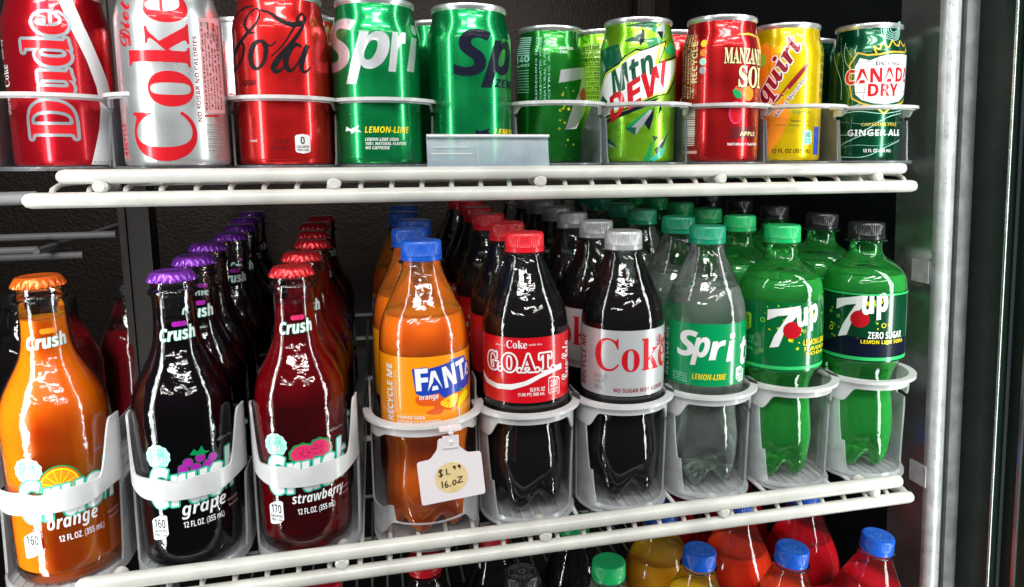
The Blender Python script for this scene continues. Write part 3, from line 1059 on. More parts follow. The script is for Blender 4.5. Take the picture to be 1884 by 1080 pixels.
def cap_mesh(col, h, print_top=False):
    mb = MB()
    z0 = h - 0.0142
    n = 144
    r = 0.0147

    def knurl(rr, z, th):
        k = 0.5 + 0.5 * cos(th * 48)
        a = 1 if (z0 + 0.0042 < z < h - 0.0012) else 0
        return rr - a * 0.00042 * k, z
    mb.lathe([(r - .0006, z0), (r, z0 + .0003), (r, z0 + .0030), (r - .0006, z0 + .0034), (r - .0006, z0 + .0038), (r, z0 + .0041), (r, z0 + .0045), (r - .0001, h - .0026), (r - .0003, h - .0013), (r - .0010, h - .0003), (r - .0018, h), (r - .0036, h - .0001), (0.0001, h - .0001)], cap_mat[col], n, knurl)
    if print_top:
        ringm = INK['grey'] if col == 'black' else INK['printring_' + col]
        zt = h + 0.00008
        for r1, r2 in ((0.0118, 0.0114), (0.0064, 0.0061)):
            vs, fs = [], []
            for k in range(48):
                t = 2 * pi * k / 48
                vs += [(r1 * cos(t), r1 * sin(t), zt), (r2 * cos(t), r2 * sin(t), zt)]
                fs.append((2 * k, 2 * k + 1, (2 * k + 3) % 96, (2 * k + 2) % 96))
            mb.add(vs, fs, ringm)
        for word, a0 in (('RECYCLE', 90), ('PLEASE', 270)):
            for i, ch in enumerate(word):
                vs, fs = glyphs(ch, 'sans', 0, 0, 2)
                t = radians(a0 - (i - (len(word) - 1) / 2) * 20)
                c, s_ = cos(t - pi / 2), sin(t - pi / 2)
                P = []
                for x, y in vs:
                    x, y = x * .0023, y * .0030 + .0089
                    P.append((x * c - y * s_, x * s_ + y * c, zt))
                mb.add(P, fs, ringm)
        for i in range(3):
            t = radians(120 * i)
            P = [(-.0022, .0018), (.0012, .0018), (.0012, .0028), (.0032, .0012), (.0012, -.0002), (.0012, .0008), (-.0022, .0008)]
            mb.add([(x * cos(t) - (y + .001) * sin(t), x * sin(t) + (y + .001) * cos(t), zt) for x, y in P], [(0, 1, 5, 6), (2, 3, 4)], ringm)
    return mb


for _c, _v in (('blue', (0.10, 0.24, 0.62)), ('leaf', (0.03, 0.42, 0.16)), ('jade', (0.02, 0.38, 0.20))):
    INK['printring_' + _c] = pr('cap_print_' + _c, _v, .4)


def make_pet(kind, X, Y, z, col, liq, fill, h, label_mb=None, prof=CONT, skin=None, rz=None, lean=0.0, label=None, group=None, print_top=False, lob_ph=0.0):
    skin = skin or pet_clear
    if rz is None:
        rz = atan2(CAM.x - X, Y - CAM.y)
    root = empty(kind, (X, Y, z), rz, label, 'bottle', group)
    if lean:
        root.rotation_euler = (0, lean, rz)
    fn = lambda r, zz, th: feet(r, zz, th, ph=lob_ph)
    mb = MB()
    bot = [(0.0001, 0.010), (0.010, 0.0085), (0.017, 0.004)]
    body = [p for p in prof if p[1] < h - 0.0175]
    mb.lathe(bot + body + neck_top(h), skin, 80, fn)
    mb.build('bottle_shell', root, angle=60, normals=False)
    ins = 0.00055
    lp = [(max(0.00005, r - ins), zz + ins * (1 if zz < .01 else 0)) for r, zz in bot + [p for p in prof if p[1] < fill]]
    rf = interp(prof, fill) - ins
    mb = MB()
    mb.lathe(lp + [(rf, fill), (rf * .98, fill - .0003), (rf * .5, fill - .0005), (0.00005, fill - .0005)], liq, 72, fn)
    mb.build('drink', root, angle=50, normals=False)
    if label_mb:
        label_mb.build('wrap_label', root, normals=False)
    cap_mesh(col, h, print_top).build('screw_cap', root, angle=35, normals=False)
    return root


def wrap(film, r, z0, z1, art=None, bands=(), top=None):
    mb = MB()
    rr = lambda z: r + 0.00025 + 0.00035 * sin(pi * (z - z0) / (z1 - z0))
    zs = [z0 + (z1 - z0) * k / 10 for k in range(11)]
    mb.lathe([(r - .0002, z0)] + [(rr(z), z) for z in zs] + [(r - .0002, z1)], film, 96)
    if art:
        art.Rf = lambda z: rr(max(z0, min(z1, z)))
        art.into(mb)
    return mb


def crown(col, z):
    mb = MB()
    n = 168

    def flute(r, zz, th):
        t = max(0, min(1, (z + 0.0052 - zz) / 0.0046))
        k = 0.5 + 0.5 * cos(th * 21)
        return r + 0.0013 * t * k ** .8, zz
    mb.lathe([(0.0128, z + 0.0004), (0.0135, z), (0.0137, z + .0006), (0.0135, z + .0020), (0.0131, z + .0038), (0.0126, z + .0052), (0.0117, z + .0062), (0.0105, z + .0066), (0.0100, z + .0064), (0.0, z + .0064)], crown_mat[col], n, flute)
    return mb


def make_glass(X, Y, z, col, liq, fill, art=None, label=None, group=None, rz=None, h=0.1945, lean=0.0):
    if rz is None:
        rz = atan2(CAM.x - X, Y - CAM.y)
    root = empty('glass_soda_bottle', (X, Y, z), rz, label, 'bottle', group)
    if lean:
        root.rotation_euler = (0, lean, rz)
    mb = MB()
    mb.lathe([(0.0001, 0.0045), (0.010, 0.0040), (0.018, 0.0018)] + GLASS + GLASS_TOP, glass_clear, 80)
    mb.build('glass_body', root, angle=55, normals=False)
    lp = [(0.00005, 0.0075), (0.018, 0.0070), (0.0255, 0.0078)] + [(r - .0011, zz) for r, zz in GLASS if 0.010 < zz < fill]
    rf = interp(GLASS, fill) - .0011
    mb = MB()
    mb.lathe(lp + [(rf, fill), (rf * .5, fill - .0004), (0.00005, fill - .0004)], liq, 72)
    mb.build('drink', root, angle=50, normals=False)
    if art:
        mb = MB()
        art.into(mb)
        mb.build('printed_label', root, normals=False)
        mb = MB()
        art.neck.into(mb)
        mb.build('neck_print', root, normals=False)
    crown(col, 0.1880).build('crown_cap', root, angle=70, normals=False)
    return root


def glass_R(z):
    return interp(GLASS, max(0.001, z)) + 0.00012


def crush_art(cx, hw, y0, sc, kind, dx, dy, num):
    """white-on-glass print; drawn on the grape bottle's pixels and moved by dx, dy with its own scale"""
    A = Art(0.0305, cx, hw, y0, sc, glass_R)
    g = 2.787

    def X(x):
        return cx + (x - 345) * hw / 93.0

    def Yp(y):
        return y0 - (1056.3 - y) * sc / g

    def T(t, x0, x1, ya, yb, m, **k):
        A.text(t, X(x0), X(x1), Yp(ya), Yp(yb), m, **k)
    # neck mark
    N = Art(0.0141, cx, hw, y0, sc, glass_R)
    A.neck = N
    N.place('Crush', (0.0005, 0.1550), 0.0225, 0.0086, 3, W['white'], 'sansi', 2, outline=W['teal'], ow=.0003, off=.012)
    fm = {'grape': 'purple', 'strawberry': 'pink', 'orange': 'orange'}[kind]
    for q in (-1, 0, 1):
        N.put([(0.002 + q * .0026 + .0021 * cos(t), 0.1612 + .0018 * sin(t)) for t in [2 * pi * k / 10 for k in range(10)]], [tuple(range(10))], W[fm], 3)
    # round seal
    n = 24
    sx, sy = A.arc(X(293)), A.h(X(293), Yp(828))
    A.put([(sx + (.0078 + .0006 * (k % 2)) * cos(2 * pi * k / n), sy + (.0078 + .0006 * (k % 2)) * sin(2 * pi * k / n)) for k in range(n)], [tuple(range(n))], W['mint'], 1)
    A.place('MADE WITH', (sx, sy + .0048), .0088, .0014, 5, W['teal'], 'sans', 2, res=1)
    A.place('CANE', (sx, sy + .0018), .0092, .0032, 5, W['teal'], 'sans', 2)
    A.place('sugar', (sx, sy - .0030), .0120, .0046, 5, W['white'], 'sans', 2, outline=W['teal'], ow=.0004)
    # fruit
    if kind == 'grape':
        for x, y, a, b in ((335, 866, 14, 9), (357, 862, 13, 9), (379, 858, 12, 9), (344, 850, 12, 8), (366, 844, 13, 8), (388, 846, 9, 8), (333, 858, 9, 6)):
            A.disc(X(x), Yp(y), b + 1.6, W['darkgreen'], 1)
            A.disc(X(x), Yp(y), b, W['purple'], 2)
        A.poly([(X(x), Yp(y)) for x, y in ((348, 836), (356, 826), (362, 832), (370, 822), (374, 832), (384, 834), (368, 840))], W['green'], 3)
    elif kind == 'strawberry':
        for x, y, a, b in ((345, 853, 25, 18), (378, 845, 20, 17)):
            n = 20
            P = [(X(x) + (a + 2 + 2 * (k % 2)) * .95 * cos(2 * pi * k / n), Yp(y) + (b + 1 + 2 * (k % 2)) * sin(2 * pi * k / n)) for k in range(n)]
            A.poly(P, W['green'], 1)
            A.poly([(X(x) + a * .9 * cos(2 * pi * k / n), Yp(y) + b * .9 * sin(2 * pi * k / n)) for k in range(n)], W['pink'], 2 if x < 360 else 3)
            for q in range(16):
                t, rr = random.uniform(0, 6.28), random.uniform(.1, .75)
                A.disc(X(x) + a * rr * cos(t), Yp(y) + b * rr * sin(t), 1.1, W['darkred'], 4, n=6)
    else:
        n = 28
        cx_, cy_ = X(338), Yp(868)
        for rr, m, l in ((45, 'green', 1), (42, 'deeporange', 2), (39, 'yellow', 3)):
            A.poly([(cx_ + rr * cos(pi * k / n), cy_ + 4 - rr * .92 * sin(pi * k / n)) for k in range(n + 1)], W[m], l)
        for k in range(7):
            t0, t1 = pi * (k + .06) / 7, pi * (k + .94) / 7
            A.poly([(cx_ + 4 * cos((t0 + t1) / 2), cy_ + 2 - 4 * sin((t0 + t1) / 2))] + [(cx_ + 35 * cos(t0 + (t1 - t0) * j / 4), cy_ + 3 - 32 * sin(t0 + (t1 - t0) * j / 4)) for j in range(5)], W['orange'], 4)
    # big word
    A.place('Crush', (A.arc(X(352)) + .002, A.h(X(345), Yp(886))), 0.0600, 0.0285, 4, W['white'], 'sansi', 5, outline=W['teal'], ow=.0011, off=.02, res=4)
    T(kind, *{'grape': (326, 405), 'strawberry': (318, 418), 'orange': (312, 392)}[kind], 927, 953, W['white'], face='sansi', layer=7)
    T('12 FL.OZ. (355 mL)', 327, 400, 958, 973, W['white'], face='sans', layer=3, res=2)
    badge(A, X(274), X(300), Yp(937), Yp(977), num, W['white'], W['black'], 3)
    T('natural and artificial', 408, 428, 924, 930, W['rose'], face='plain', layer=3, res=1)
    T('flavored soda', 410, 428, 934, 940, W['rose'], face='plain', layer=3, res=1)
    T('caffeine free', 398, 425, 806, 813, W['grey'], face='plain', layer=3, res=1)
    return A


ORD = ['frontmost', 'second', 'third', 'fourth', 'fifth', 'sixth', 'seventh']
RISE, SHEAR = 0.030, -0.035
GB = -0.2600
gg = 'glass bottles on the middle shelf'
art = crush_art(108, 109, 1088, 2.903, 'orange', 0, 0, '160')
make_glass(-0.0196, -0.060, GB, 'orange', liq_orange, 0.168, art, 'orange glass soda bottle with orange crown cap at the left edge', gg, lean=-0.018)
rows = []
for (X0, col, liq, kind, cx, hw, y0, sc, num, n, word, lean, fill) in (
        (0.0553, 'purple', liq_grape, 'grape', 345, 93, 1056.3, 2.787, '160', 7, 'near-black grape', -0.010, 0.162),
        (0.1294, 'red', liq_straw, 'strawberry', 560, 86.5, 1027.2, 2.679, '170', 6, 'dark red strawberry', -0.010, 0.170)):
    art = crush_art(cx, hw, y0, sc, kind, 0, 0, num)
    first = None
    for k in range(n):
        X, Y, z = X0 + SHEAR * .0615 * k * .5, -0.060 + .0622 * k, GB + RISE * .0622 * k
        lab = '%s soda bottle with %s crown cap, %s in its row' % (word, col, ORD[k])
        grp = '%s bottles in a row going back' % kind
        if k == 0:
            first = make_glass(X, Y, z, col, liq, fill, art, lab, grp, lean=lean)
            base_rz = first.rotation_euler.z
        else:
            c = copy_tree(first)
            c.location = (X + random.uniform(-.0030, .0030), Y + random.uniform(0, .002), z)
            c.rotation_euler = (random.uniform(-.015, .015), random.uniform(-.018, .018), base_rz + random.uniform(-.9, .9) * (.25 if k == 1 else 1))
            c['label'] = lab


# --- plastic bottles on the middle shelf
def petart(r, cx, hw, y0, sc):
    return Art(r, cx, hw, y0, sc)


# orange soda label
A = petart(.0325, 779, 82, 1003.2, 2.569)
A.text('RECYCLE ME', 713, 723, 656, 762, W['white'], 'sans', 2, rot=90, off=.01)
for k in range(2):
    A.text('THIS BOTTLE WHEN EMPTY WITH CAP ON' if k else 'CONTAINS NO JUICE', 725 + k * 3, 727 + k * 3, 670, 748, W['white'], 'plain', 2, rot=90, res=1)
def F(*p):
    return [(690 + x / 4.5, 560 + y / 4.5) for x, y in p]
A.poly(F((300, 495), (415, 485), (425, 500), (590, 455), (600, 430), (715, 400), (725, 445), (750, 450), (755, 560), (740, 640), (545, 755), (500, 705), (380, 730), (325, 700)), W['blue'], 1)
A.textr('F', *F((375, 588))[0], 23, 41, 3, W['white'], layer=2, face='sans', off=.02)
A.textr('A', *F((470, 600))[0], 27, 36, 5, W['white'], layer=2, face='sans', off=.02)
A.textr('N', *F((592, 565))[0], 26, 40, 9, W['white'], layer=2, face='sans', off=.02)
A.textr('T', *F((685, 520))[0], 24, 40, 10, W['white'], layer=2, face='sans', off=.02)
A.textr('A', *F((733, 510))[0], 24, 24, 10, W['white'], layer=2, face='sans', off=.02)
A.poly(F((330, 730), (500, 700), (540, 760), (520, 880), (400, 870), (470, 820), (350, 800)), W['deeporange'], 0, True)
A.text('orange', 768, 801, 720, 731, W['white'], 'sans', 3)
A.poly(F((505, 790), (560, 745), (660, 705), (650, 800), (600, 850), (540, 840)), W['deeporange'], 1, True)
A.poly(F((512, 792), (562, 752), (650, 715), (640, 795), (600, 835), (545, 826)), W['yellow'], 2, True)
for a in range(6):
    t = radians(100 + a * 32)
    p = F((585, 775))[0]
    A.stroke([p, (p[0] + 15 * cos(t), p[1] - 11 * sin(t) + 2)], 1.4, W['orange'], 3, n=2)
A.poly(F((660, 690), (680, 665), (695, 690), (675, 705)), W['green'], 3)
A.poly(F((660, 760), (720, 690), (740, 720), (690, 800), (650, 860)), W['yellow'], 1, True)
A.text('ORANGE SODA', 729, 777, 757, 763, W['white'], 'sans', 2, res=1)
A.text('NATURALLY FLAVORED.', 729, 805, 767, 773, W['white'], 'sans', 2, res=1)
A.rect(836, 838, 745, 763, W['white'], 2)
A.rect(840, 841, 745, 763, W['white'], 2)
lab_fanta = wrap(lab_orange, .0325, .083, .1375, A)

# red cola label


def F(*p):
    return [(880 + x / 5.383, 580 + y / 5.383) for x, y in p]


A = petart(.0324, 965.5, 77.5, 963.8, 2.477)
A.text('Coke', 933, 968.5, 626.5, 641, W['white'], 'serif', 1)
A.text('share a', 915, 931, 631, 635, W['white'], 'plain', 1, res=1)
A.text('with the', 971, 994, 632, 636, W['white'], 'plain', 1, res=1)
A.text('G.O.A.T.', 901.5, 1014, 651.5, 684, W['red'], 'serif', 3, outline=W['white'], ow=.00135, off=.006, res=5)
A.poly(F((62, 530), (110, 620), (200, 670), (330, 680), (450, 655), (600, 575), (700, 510), (790, 475), (795, 530), (720, 560), (600, 620), (480, 690), (330, 735), (200, 720), (100, 660), (65, 590)), W['white'], 1)
A.text('16.9 FL OZ', 972, 998, 713, 720.5, W['white'], 'sans', 2)
A.text('(1.06 PT) 500 mL', 952, 998, 723, 731, W['white'], 'sans', 2)
A.poly(F((668, 630), (680, 612), (720, 605), (765, 610), (775, 630), (775, 770), (760, 785), (720, 792), (680, 785), (668, 770)), W['white'], 1)
badge(A, 1005, 1023, 695.5, 725.5, '200', W['red'], W['white'], 2)
A.text('Coca-Cola', 1028, 1040, 628, 700, W['white'], 'script', 1, rot=90, off=.01)
lab_cola = wrap(lab_red, .0324, .0893, .1378, A)

# silver diet label
A = petart(.0324, 1145, 75, 940.5, 2.393)
A.text('Coke', 1099, 1228 - 10, 624, 685, W['red'], 'serif', 1, res=8)
A.text('Diet', 1204, 1219, 612, 632, W['red'], 'script', 2, off=.012, res=4)
A.text('RECYCLE ME', 1074, 1082, 614, 708, W['darkred'], 'sans', 1, rot=90)
for k in range(3):
    A.text(['16.9 FL OZ', '(1.06 PT)', '500 mL'][k], 1097, (1120, 1118, 1112)[k], 689 + k * 10, 697 + k * 10, W['grey'], 'sans', 1)
A.text('NO SUGAR NO CALORIES', 1131, 1214, 714, 722, W['darkred'], 'sans', 1, res=2)
lab_diet = wrap(lab_silver, .0324, .0875, .1380, A)


# clear lemon-lime label
def F(*p):
    return [(1220 + x / 4.0085, 520 + y / 4.0085) for x, y in p]


A = petart(.0324, 1296, 73, 921.0, 2.322)
A.textr('S', *F((187, 470))[0], 40, 49, 0, W['white'], layer=1, face='sansi', off=.012, res=6)
A.textr('p', *F((275, 528))[0], 37, 52, 3, W['white'], layer=2, face='sansi', off=.012, shear=.1, res=6)
A.textr('r', *F((395, 515))[0], 33, 35, 3, W['white'], layer=2, face='sansi', off=.012, res=6)
A.textr('i', *F((483, 485))[0], 21, 52, 3, W['white'], layer=2, face='sansi', off=.012, res=6)
A.textr('te', *F((592, 480))[0], 60, 52, 3, W['white'], layer=2, face='sansi', off=.012, res=6)
A.text('LEMON-LIME', 1276, 1334, 694, 705, W['yellow'], 'sansi', 2)
A.text('RECYCLE ME', 1226, 1234, 606, 698, W['white'], 'sans', 2, rot=90)
for k in range(4):
    A.text(['LEMON-LIME SODA', '100% NATURAL', 'FLAVORS', 'NO CAFFEINE'][k], 1243, 1268, 692 + k * 4.6, 695 + k * 4.6, W['mint'], 'plain', 1, res=1)
badge(A, 1351, 1364, 676, 702, '140', W['white'], W['green'])
lab_sprite = wrap(lab_green, .0324, .0875, .1375, A)


# green lemon-lime labels
def seven_art(cx, hw, y0, sc, ox, oy, zero):
    A = petart(.0338, cx, hw, y0, sc)

    def F(*p):
        return [(1220 + (x + ox) / 4.0085, 520 + (y + oy) / 4.0085) for x, y in p]
    A.poly(F((800, 210), (1018, 172), (1010, 235), (930, 330), (880, 480), (818, 492), (850, 400), (925, 265), (940, 245), (870, 255), (800, 288)), W['white'], 3)
    A.disc(*F((968, 355))[0], 16, W['red'], 5)
    A.textr('up', *F((1075, 262))[0], 47, 47, 12, W['white'], layer=6, face='sansi', off=.02, shear=.05, res=4)
    for q in range(34):
        p = F((random.uniform(760, 1180), random.uniform(170, 520)))[0]
        A.disc(*p, random.choice((1, 1.4, 2, 3, 4.5)), random.choice([W['yellow'], W['lime'], W['palelime']]), 1, n=14, hole=random.choice((0, 0, .7)))
    if zero:
        A.poly(F((860, 480), (1310, 430), (1310, 560), (600, 560), (700, 540)), W['navy'], 0)
        A.text('ZERO SUGAR', 1605, 1661, 611, 624, W['white'], 'sans', 7)
        A.text('LEMON LIME SODA', 1593, 1664, 627, 634, W['yellow'], 'sans', 7, res=2)
    else:
        badge(A, 1371, 1392, 579, 609, '240', W['lime'], W['darkgreen'], 2)
        A.text('LEMON LIME', 1480, 1513, 620, 631, W['yellow'], 'sans', 7)
        A.text('FLAVORED', 1482, 1513, 634, 641, W['yellow'], 'sans', 7, res=2)
        A.text('SODA', 1484, 1512, 643, 649, W['yellow'], 'sans', 7, res=2)
        for k in range(3):
            A.text(['16.9 FL OZ', '(1.05 PT)', '500 mL'][k], 1373, 1397, 619 + k * 10, 626 + k * 10, W['brightgreen'], 'sans', 2)
    n = 72
    for z0, z1 in (((.0985 if not zero else .1000), (.1013 if not zero else .1028)),):
        vs = [(.0338 * 2 * pi * (k / n - .5), z) for z in (z0, z1) for k in range(n + 1)]
        A.put(vs, [(k, k + 1, k + n + 2, k + n + 1) for k in range(n)], W['brightgreen'], 6)
    if zero:
        vs = [(.0338 * 2 * pi * (k / n - .5), z) for z in (.1548, .1562) for k in range(n + 1)]
        A.put(vs, [(k, k + 1, k + n + 2, k + n + 1) for k in range(n)], W['brightgreen'], 6)
    return A


lab_7 = wrap(lab_forest, .0338, .0965, .1530, seven_art(1440, 75, 904.4, 2.252, 0, 0, False))
lab_7z = wrap(lab_night, .0338, .0985, .1565, seven_art(1594, 78.5, 887.9, 2.198, 515, -70, True))
PB = -0.2600
ROWS = [
    # X, Y0, base, cap, liquid, fill, h, label, profile, skin, n, word, z-lean, step
    (0.2155, -0.045, -0.2685, 'blue', liq_orange2, 0.1640, 0.2160, lab_fanta, FANT, pet_clear, 5, 'orange soda bottle with blue cap', 0.0, .0655, 'orange soda bottles with blue caps'),
    (0.2918, -0.045, PB, 'red', liq_cola, 0.1640, 0.2110, lab_cola, CONT, pet_clear, 7, 'red-labelled cola bottle with red cap', 0.0, .0655, 'cola bottles with red caps'),
    (0.3700, -0.045, PB, 'grey', liq_cola, 0.1640, 0.2100, lab_diet, CONT, pet_clear, 7, 'silver-labelled cola bottle with grey cap', 0.0, .0655, 'cola bottles with grey caps'),
    (0.4431, -0.040, PB, 'jade', liq_water, 0.1640, 0.2115, lab_sprite, CONT, pet_clear, 7, 'clear bottle with green label and jade cap', 0.0, .0655, 'clear bottles with jade caps'),
    (0.5136, -0.040, -0.2625, 'leaf', liq_lime, 0.1700, 0.2125, lab_7, SEVN, pet_green, 7, 'green bottle with leaf green cap', -0.012, .069, 'green bottles with leaf green caps'),
    (0.5935, -0.040, -0.2625, 'black', liq_lime, 0.1700, 0.2125, lab_7z, SEVN, pet_green, 5, 'green bottle with dark label and black cap', -0.010, .075, 'green bottles with black caps'),
]
for X0, Y0, zb, col, liq, fill, h, lm, prof, skin, n, word, lean, step, grp in ROWS:
    first = None
    for k in range(n):
        X, Y, z = X0 + SHEAR * step * k * .5, Y0 + step * k, zb + RISE * step * k
        lab = '%s, %s in its row' % (word, ORD[k])
        if k == 0:
            first = make_pet('plastic_soda_bottle', X, Y, z, col, liq, fill, h, lm, prof, skin, lean=lean, label=lab, group=grp, lob_ph=1.2)
            brz = first.rotation_euler.z
        else:
            c = copy_tree(first)
            c.location = (X + random.uniform(-.002, .002), Y, z)
            c.rotation_euler = (random.uniform(-.02, .02), random.uniform(-.022, .022), brz + random.choice((-1, 1)) * random.uniform(.5, 2.0))
            c['label'] = lab

# --- bottles on the lower shelf
LB = -0.340 - 0.2105
LOW = [
    (0.2929, -0.015, 'black', liq_cola, 'dark bottle with printed black screw cap at the bottom', None),
    (0.3693, -0.017, 'leaf', liq_water, 'clear bottle with printed green screw cap at the bottom', None),
    (0.4549, -0.0146, 'blue', liq_amber, 'amber soda bottle with blue cap, left of the orange-red one', None),
    (0.5384, -0.028, 'blue', liq_redor, 'orange-red soda bottle with blue cap, between amber and red ones', None),
    (0.6279, -0.026, 'blue', liq_red, 'red soda bottle with blue cap at the bottom right corner', None),
    (0.4480, 0.052, 'blue', liq_amber, 'amber soda bottle standing behind the blue and green caps', None),
    (0.5300, 0.045, 'blue', liq_redor, 'red-orange soda bottle standing behind between two blue caps', None),
    (0.6080, 0.050, 'blue', liq_red, 'dark red soda bottle standing behind the rightmost blue caps', None),
    (0.2150, 0.030, 'red', liq_cola, 'cola bottle with red cap below the price tag', None),
    (0.2800, 0.055, 'red', liq_cola, 'cola bottle with red cap behind the black-capped one', None),
    (0.1300, 0.010, 'red', liq_cola, 'cola bottle with red cap below the strawberry soda', None),
    (0.0450, 0.010, 'red', liq_cola, 'cola bottle with red cap below the grape soda', None),
    (0.3600, 0.060, 'leaf', liq_cola, 'dark bottle with green label behind the green cap', lab_green),
    (0.5750, 0.138, 'blue', liq_red, 'dark red bottle far back under the shelf', None),
    (0.4900, 0.138, 'blue', liq_red, 'red bottle far back between amber and orange ones', None),
]
for X, Y, col, liq, lab, film in LOW:
    lean = {'blue': 0.06 + .16 * (X - .45)}.get(col, 0.02) if Y < 0 else 0.0
    X -= .205 * lean
    lmb = wrap(film, .0324, .0870, .1385) if film else wrap(lab_red, .0324, .0870, .1385)
    big = 1.2 if Y > .04 and col == 'blue' else 1.0
    if big > 1:
        Y += .006
    o = make_pet('plastic_soda_bottle', X, Y, LB - .2105 * (big - 1) + (.004 if big > 1 else 0), col, liq, 0.168, 0.2105, lmb, CONT, pet_clear, label=lab, group='bottles on the lowest shelf', lean=lean, print_top=Y < 0)
    o.scale = (big, big, big)

# --- dim bottles of the neighbouring bay, left
for i, (X, Y, lab) in enumerate(((-0.115, 0.20, 'dark bottle in the dim bay behind the orange bottle cap'), (-0.165, 0.24, 'dark bottle at the far left edge in the dim bay'), (-0.075, 0.27, 'dark bottle beside the bronze pillar in the dim bay'))):
    make_pet('plastic_soda_bottle', X, Y, -0.335, 'black', liq_straw if i != 1 else liq_cola, 0.164, 0.2105, None, CONT, pet_clear, label=lab, group='bottles in the dim neighbouring bay')


# ------------------------------------------------------------------ wire shelves
def rounded_rod(x0, x1, Y, z, r, mat, mb, back=False):
    pts = [(x0, Y, z), (x0 + r * .35, Y, z), (x0 + r, Y, z)]
    n = 30
    pts += [(x0 + r + (x1 - x0 - 2 * r) * k / n, Y, z) for k in range(1, n)]
    pts += [(x1 - r, Y, z), (x1 - r * .35, Y, z), (x1, Y, z)]
    rs = [r * .45, r * .85, r] + [r] * (n - 1) + [r, r * .85, r * .45]
    mb.tube(pts, rs, mat, 20)


def wire_shelf(label, Y, zu, zl, xu0, xu1, xl0, xl1, ru, rl, zw, xs, studs, depth=0.66, rise=0.0):
    root = empty('wire_shelf', (0, 0, 0), 0, label, 'shelf', 'white wire shelves')
    mb = MB()
    rounded_rod(xu0, xu1, Y, zu, ru, rod_mat, mb)
    mb.build('front_rod', root)
    mb = MB()
    rounded_rod(xl0, xl1, Y - .001, zl, rl, rod_mat, mb)
    # the lower rod turns the corner and runs back
    mb.tube([(xl1 - .004, Y + .004, zl), (xl1 - .002, Y + .010, zl), (xl1 - .002, Y + .10, zl + .002)], rl * .85, rod_mat, 14)
    mb.build('lower_rod', root)
    for x in studs:
        mb = MB()
        mb.tube([(x, Y - rl * .9, (zu + zl) / 2 + .001), (x, Y - rl * .55, (zu + zl) / 2 + .001), (x, Y + .02, (zu + zl) / 2 + .002)], [.0030, .0046, .0046], rod_mat, 16)
        mb.build('weld_stud', root)
    mb = MB()
    for x in xs:
        P = [(x, Y - rl * .15, zl + rl * .55), (x, Y + .0030, zl + rl * 1.25), (x + .001, Y + .010, zw - .0008), (x + .001, Y + .018, zw)]
        P += [(x + .001, Y + .018 + (depth - .018) * k / 4, zw + rise * depth * k / 4) for k in range(1, 5)]
        mb.tube(P, [.0016, .0019, .0017] + [.0016] * 5, rod_mat, 8)
    mb.build('cross_wires', root)
    mb = MB()
    for yy in (0.12, 0.30, 0.48, 0.62):
        mb.tube([(xl0 + .01, yy, zw - .0045 + rise * (yy - Y)), (xl1 - .005, yy, zw - .0045 + rise * (yy - Y))], .0028, rod_mat, 10)
    mb.build('support_rods', root)
    return root


wire_shelf('white wire shelf carrying the cans', -0.055, -0.0046, -0.0192, -0.0090, 0.6130, -0.0285, 0.6235, .0047, .0050, -0.0095,
           [-0.0131 + .0209 * k for k in range(31)], [0.0157, 0.1577, 0.3016, 0.4449, 0.5854])
wire_shelf('white wire shelf carrying the bottles', -0.095, -0.2577, -0.2725, -0.0060, 0.5950, -0.05, 0.6060, .0052, .0048, -0.2655,
           [-0.034 + .0199 * k for k in range(32)], [0.0130, 0.1534, 0.2946, 0.4352, 0.5690], rise=RISE)
wire_shelf('white wire shelf at the bottom carrying the lowest bottles', -0.075, LB - 0.004, LB - 0.018, -0.03, 0.61, -0.04, 0.62, .0047, .0047, LB - .009,
           [-0.02 + .02 * k for k in range(31)], [0.15, 0.44])


# ------------------------------------------------------------------ frosted trays
def smooth(a, b, t):
    t = max(0, min(1, (t - a) / (b - a)))
    return t * t * (3 - 2 * t)


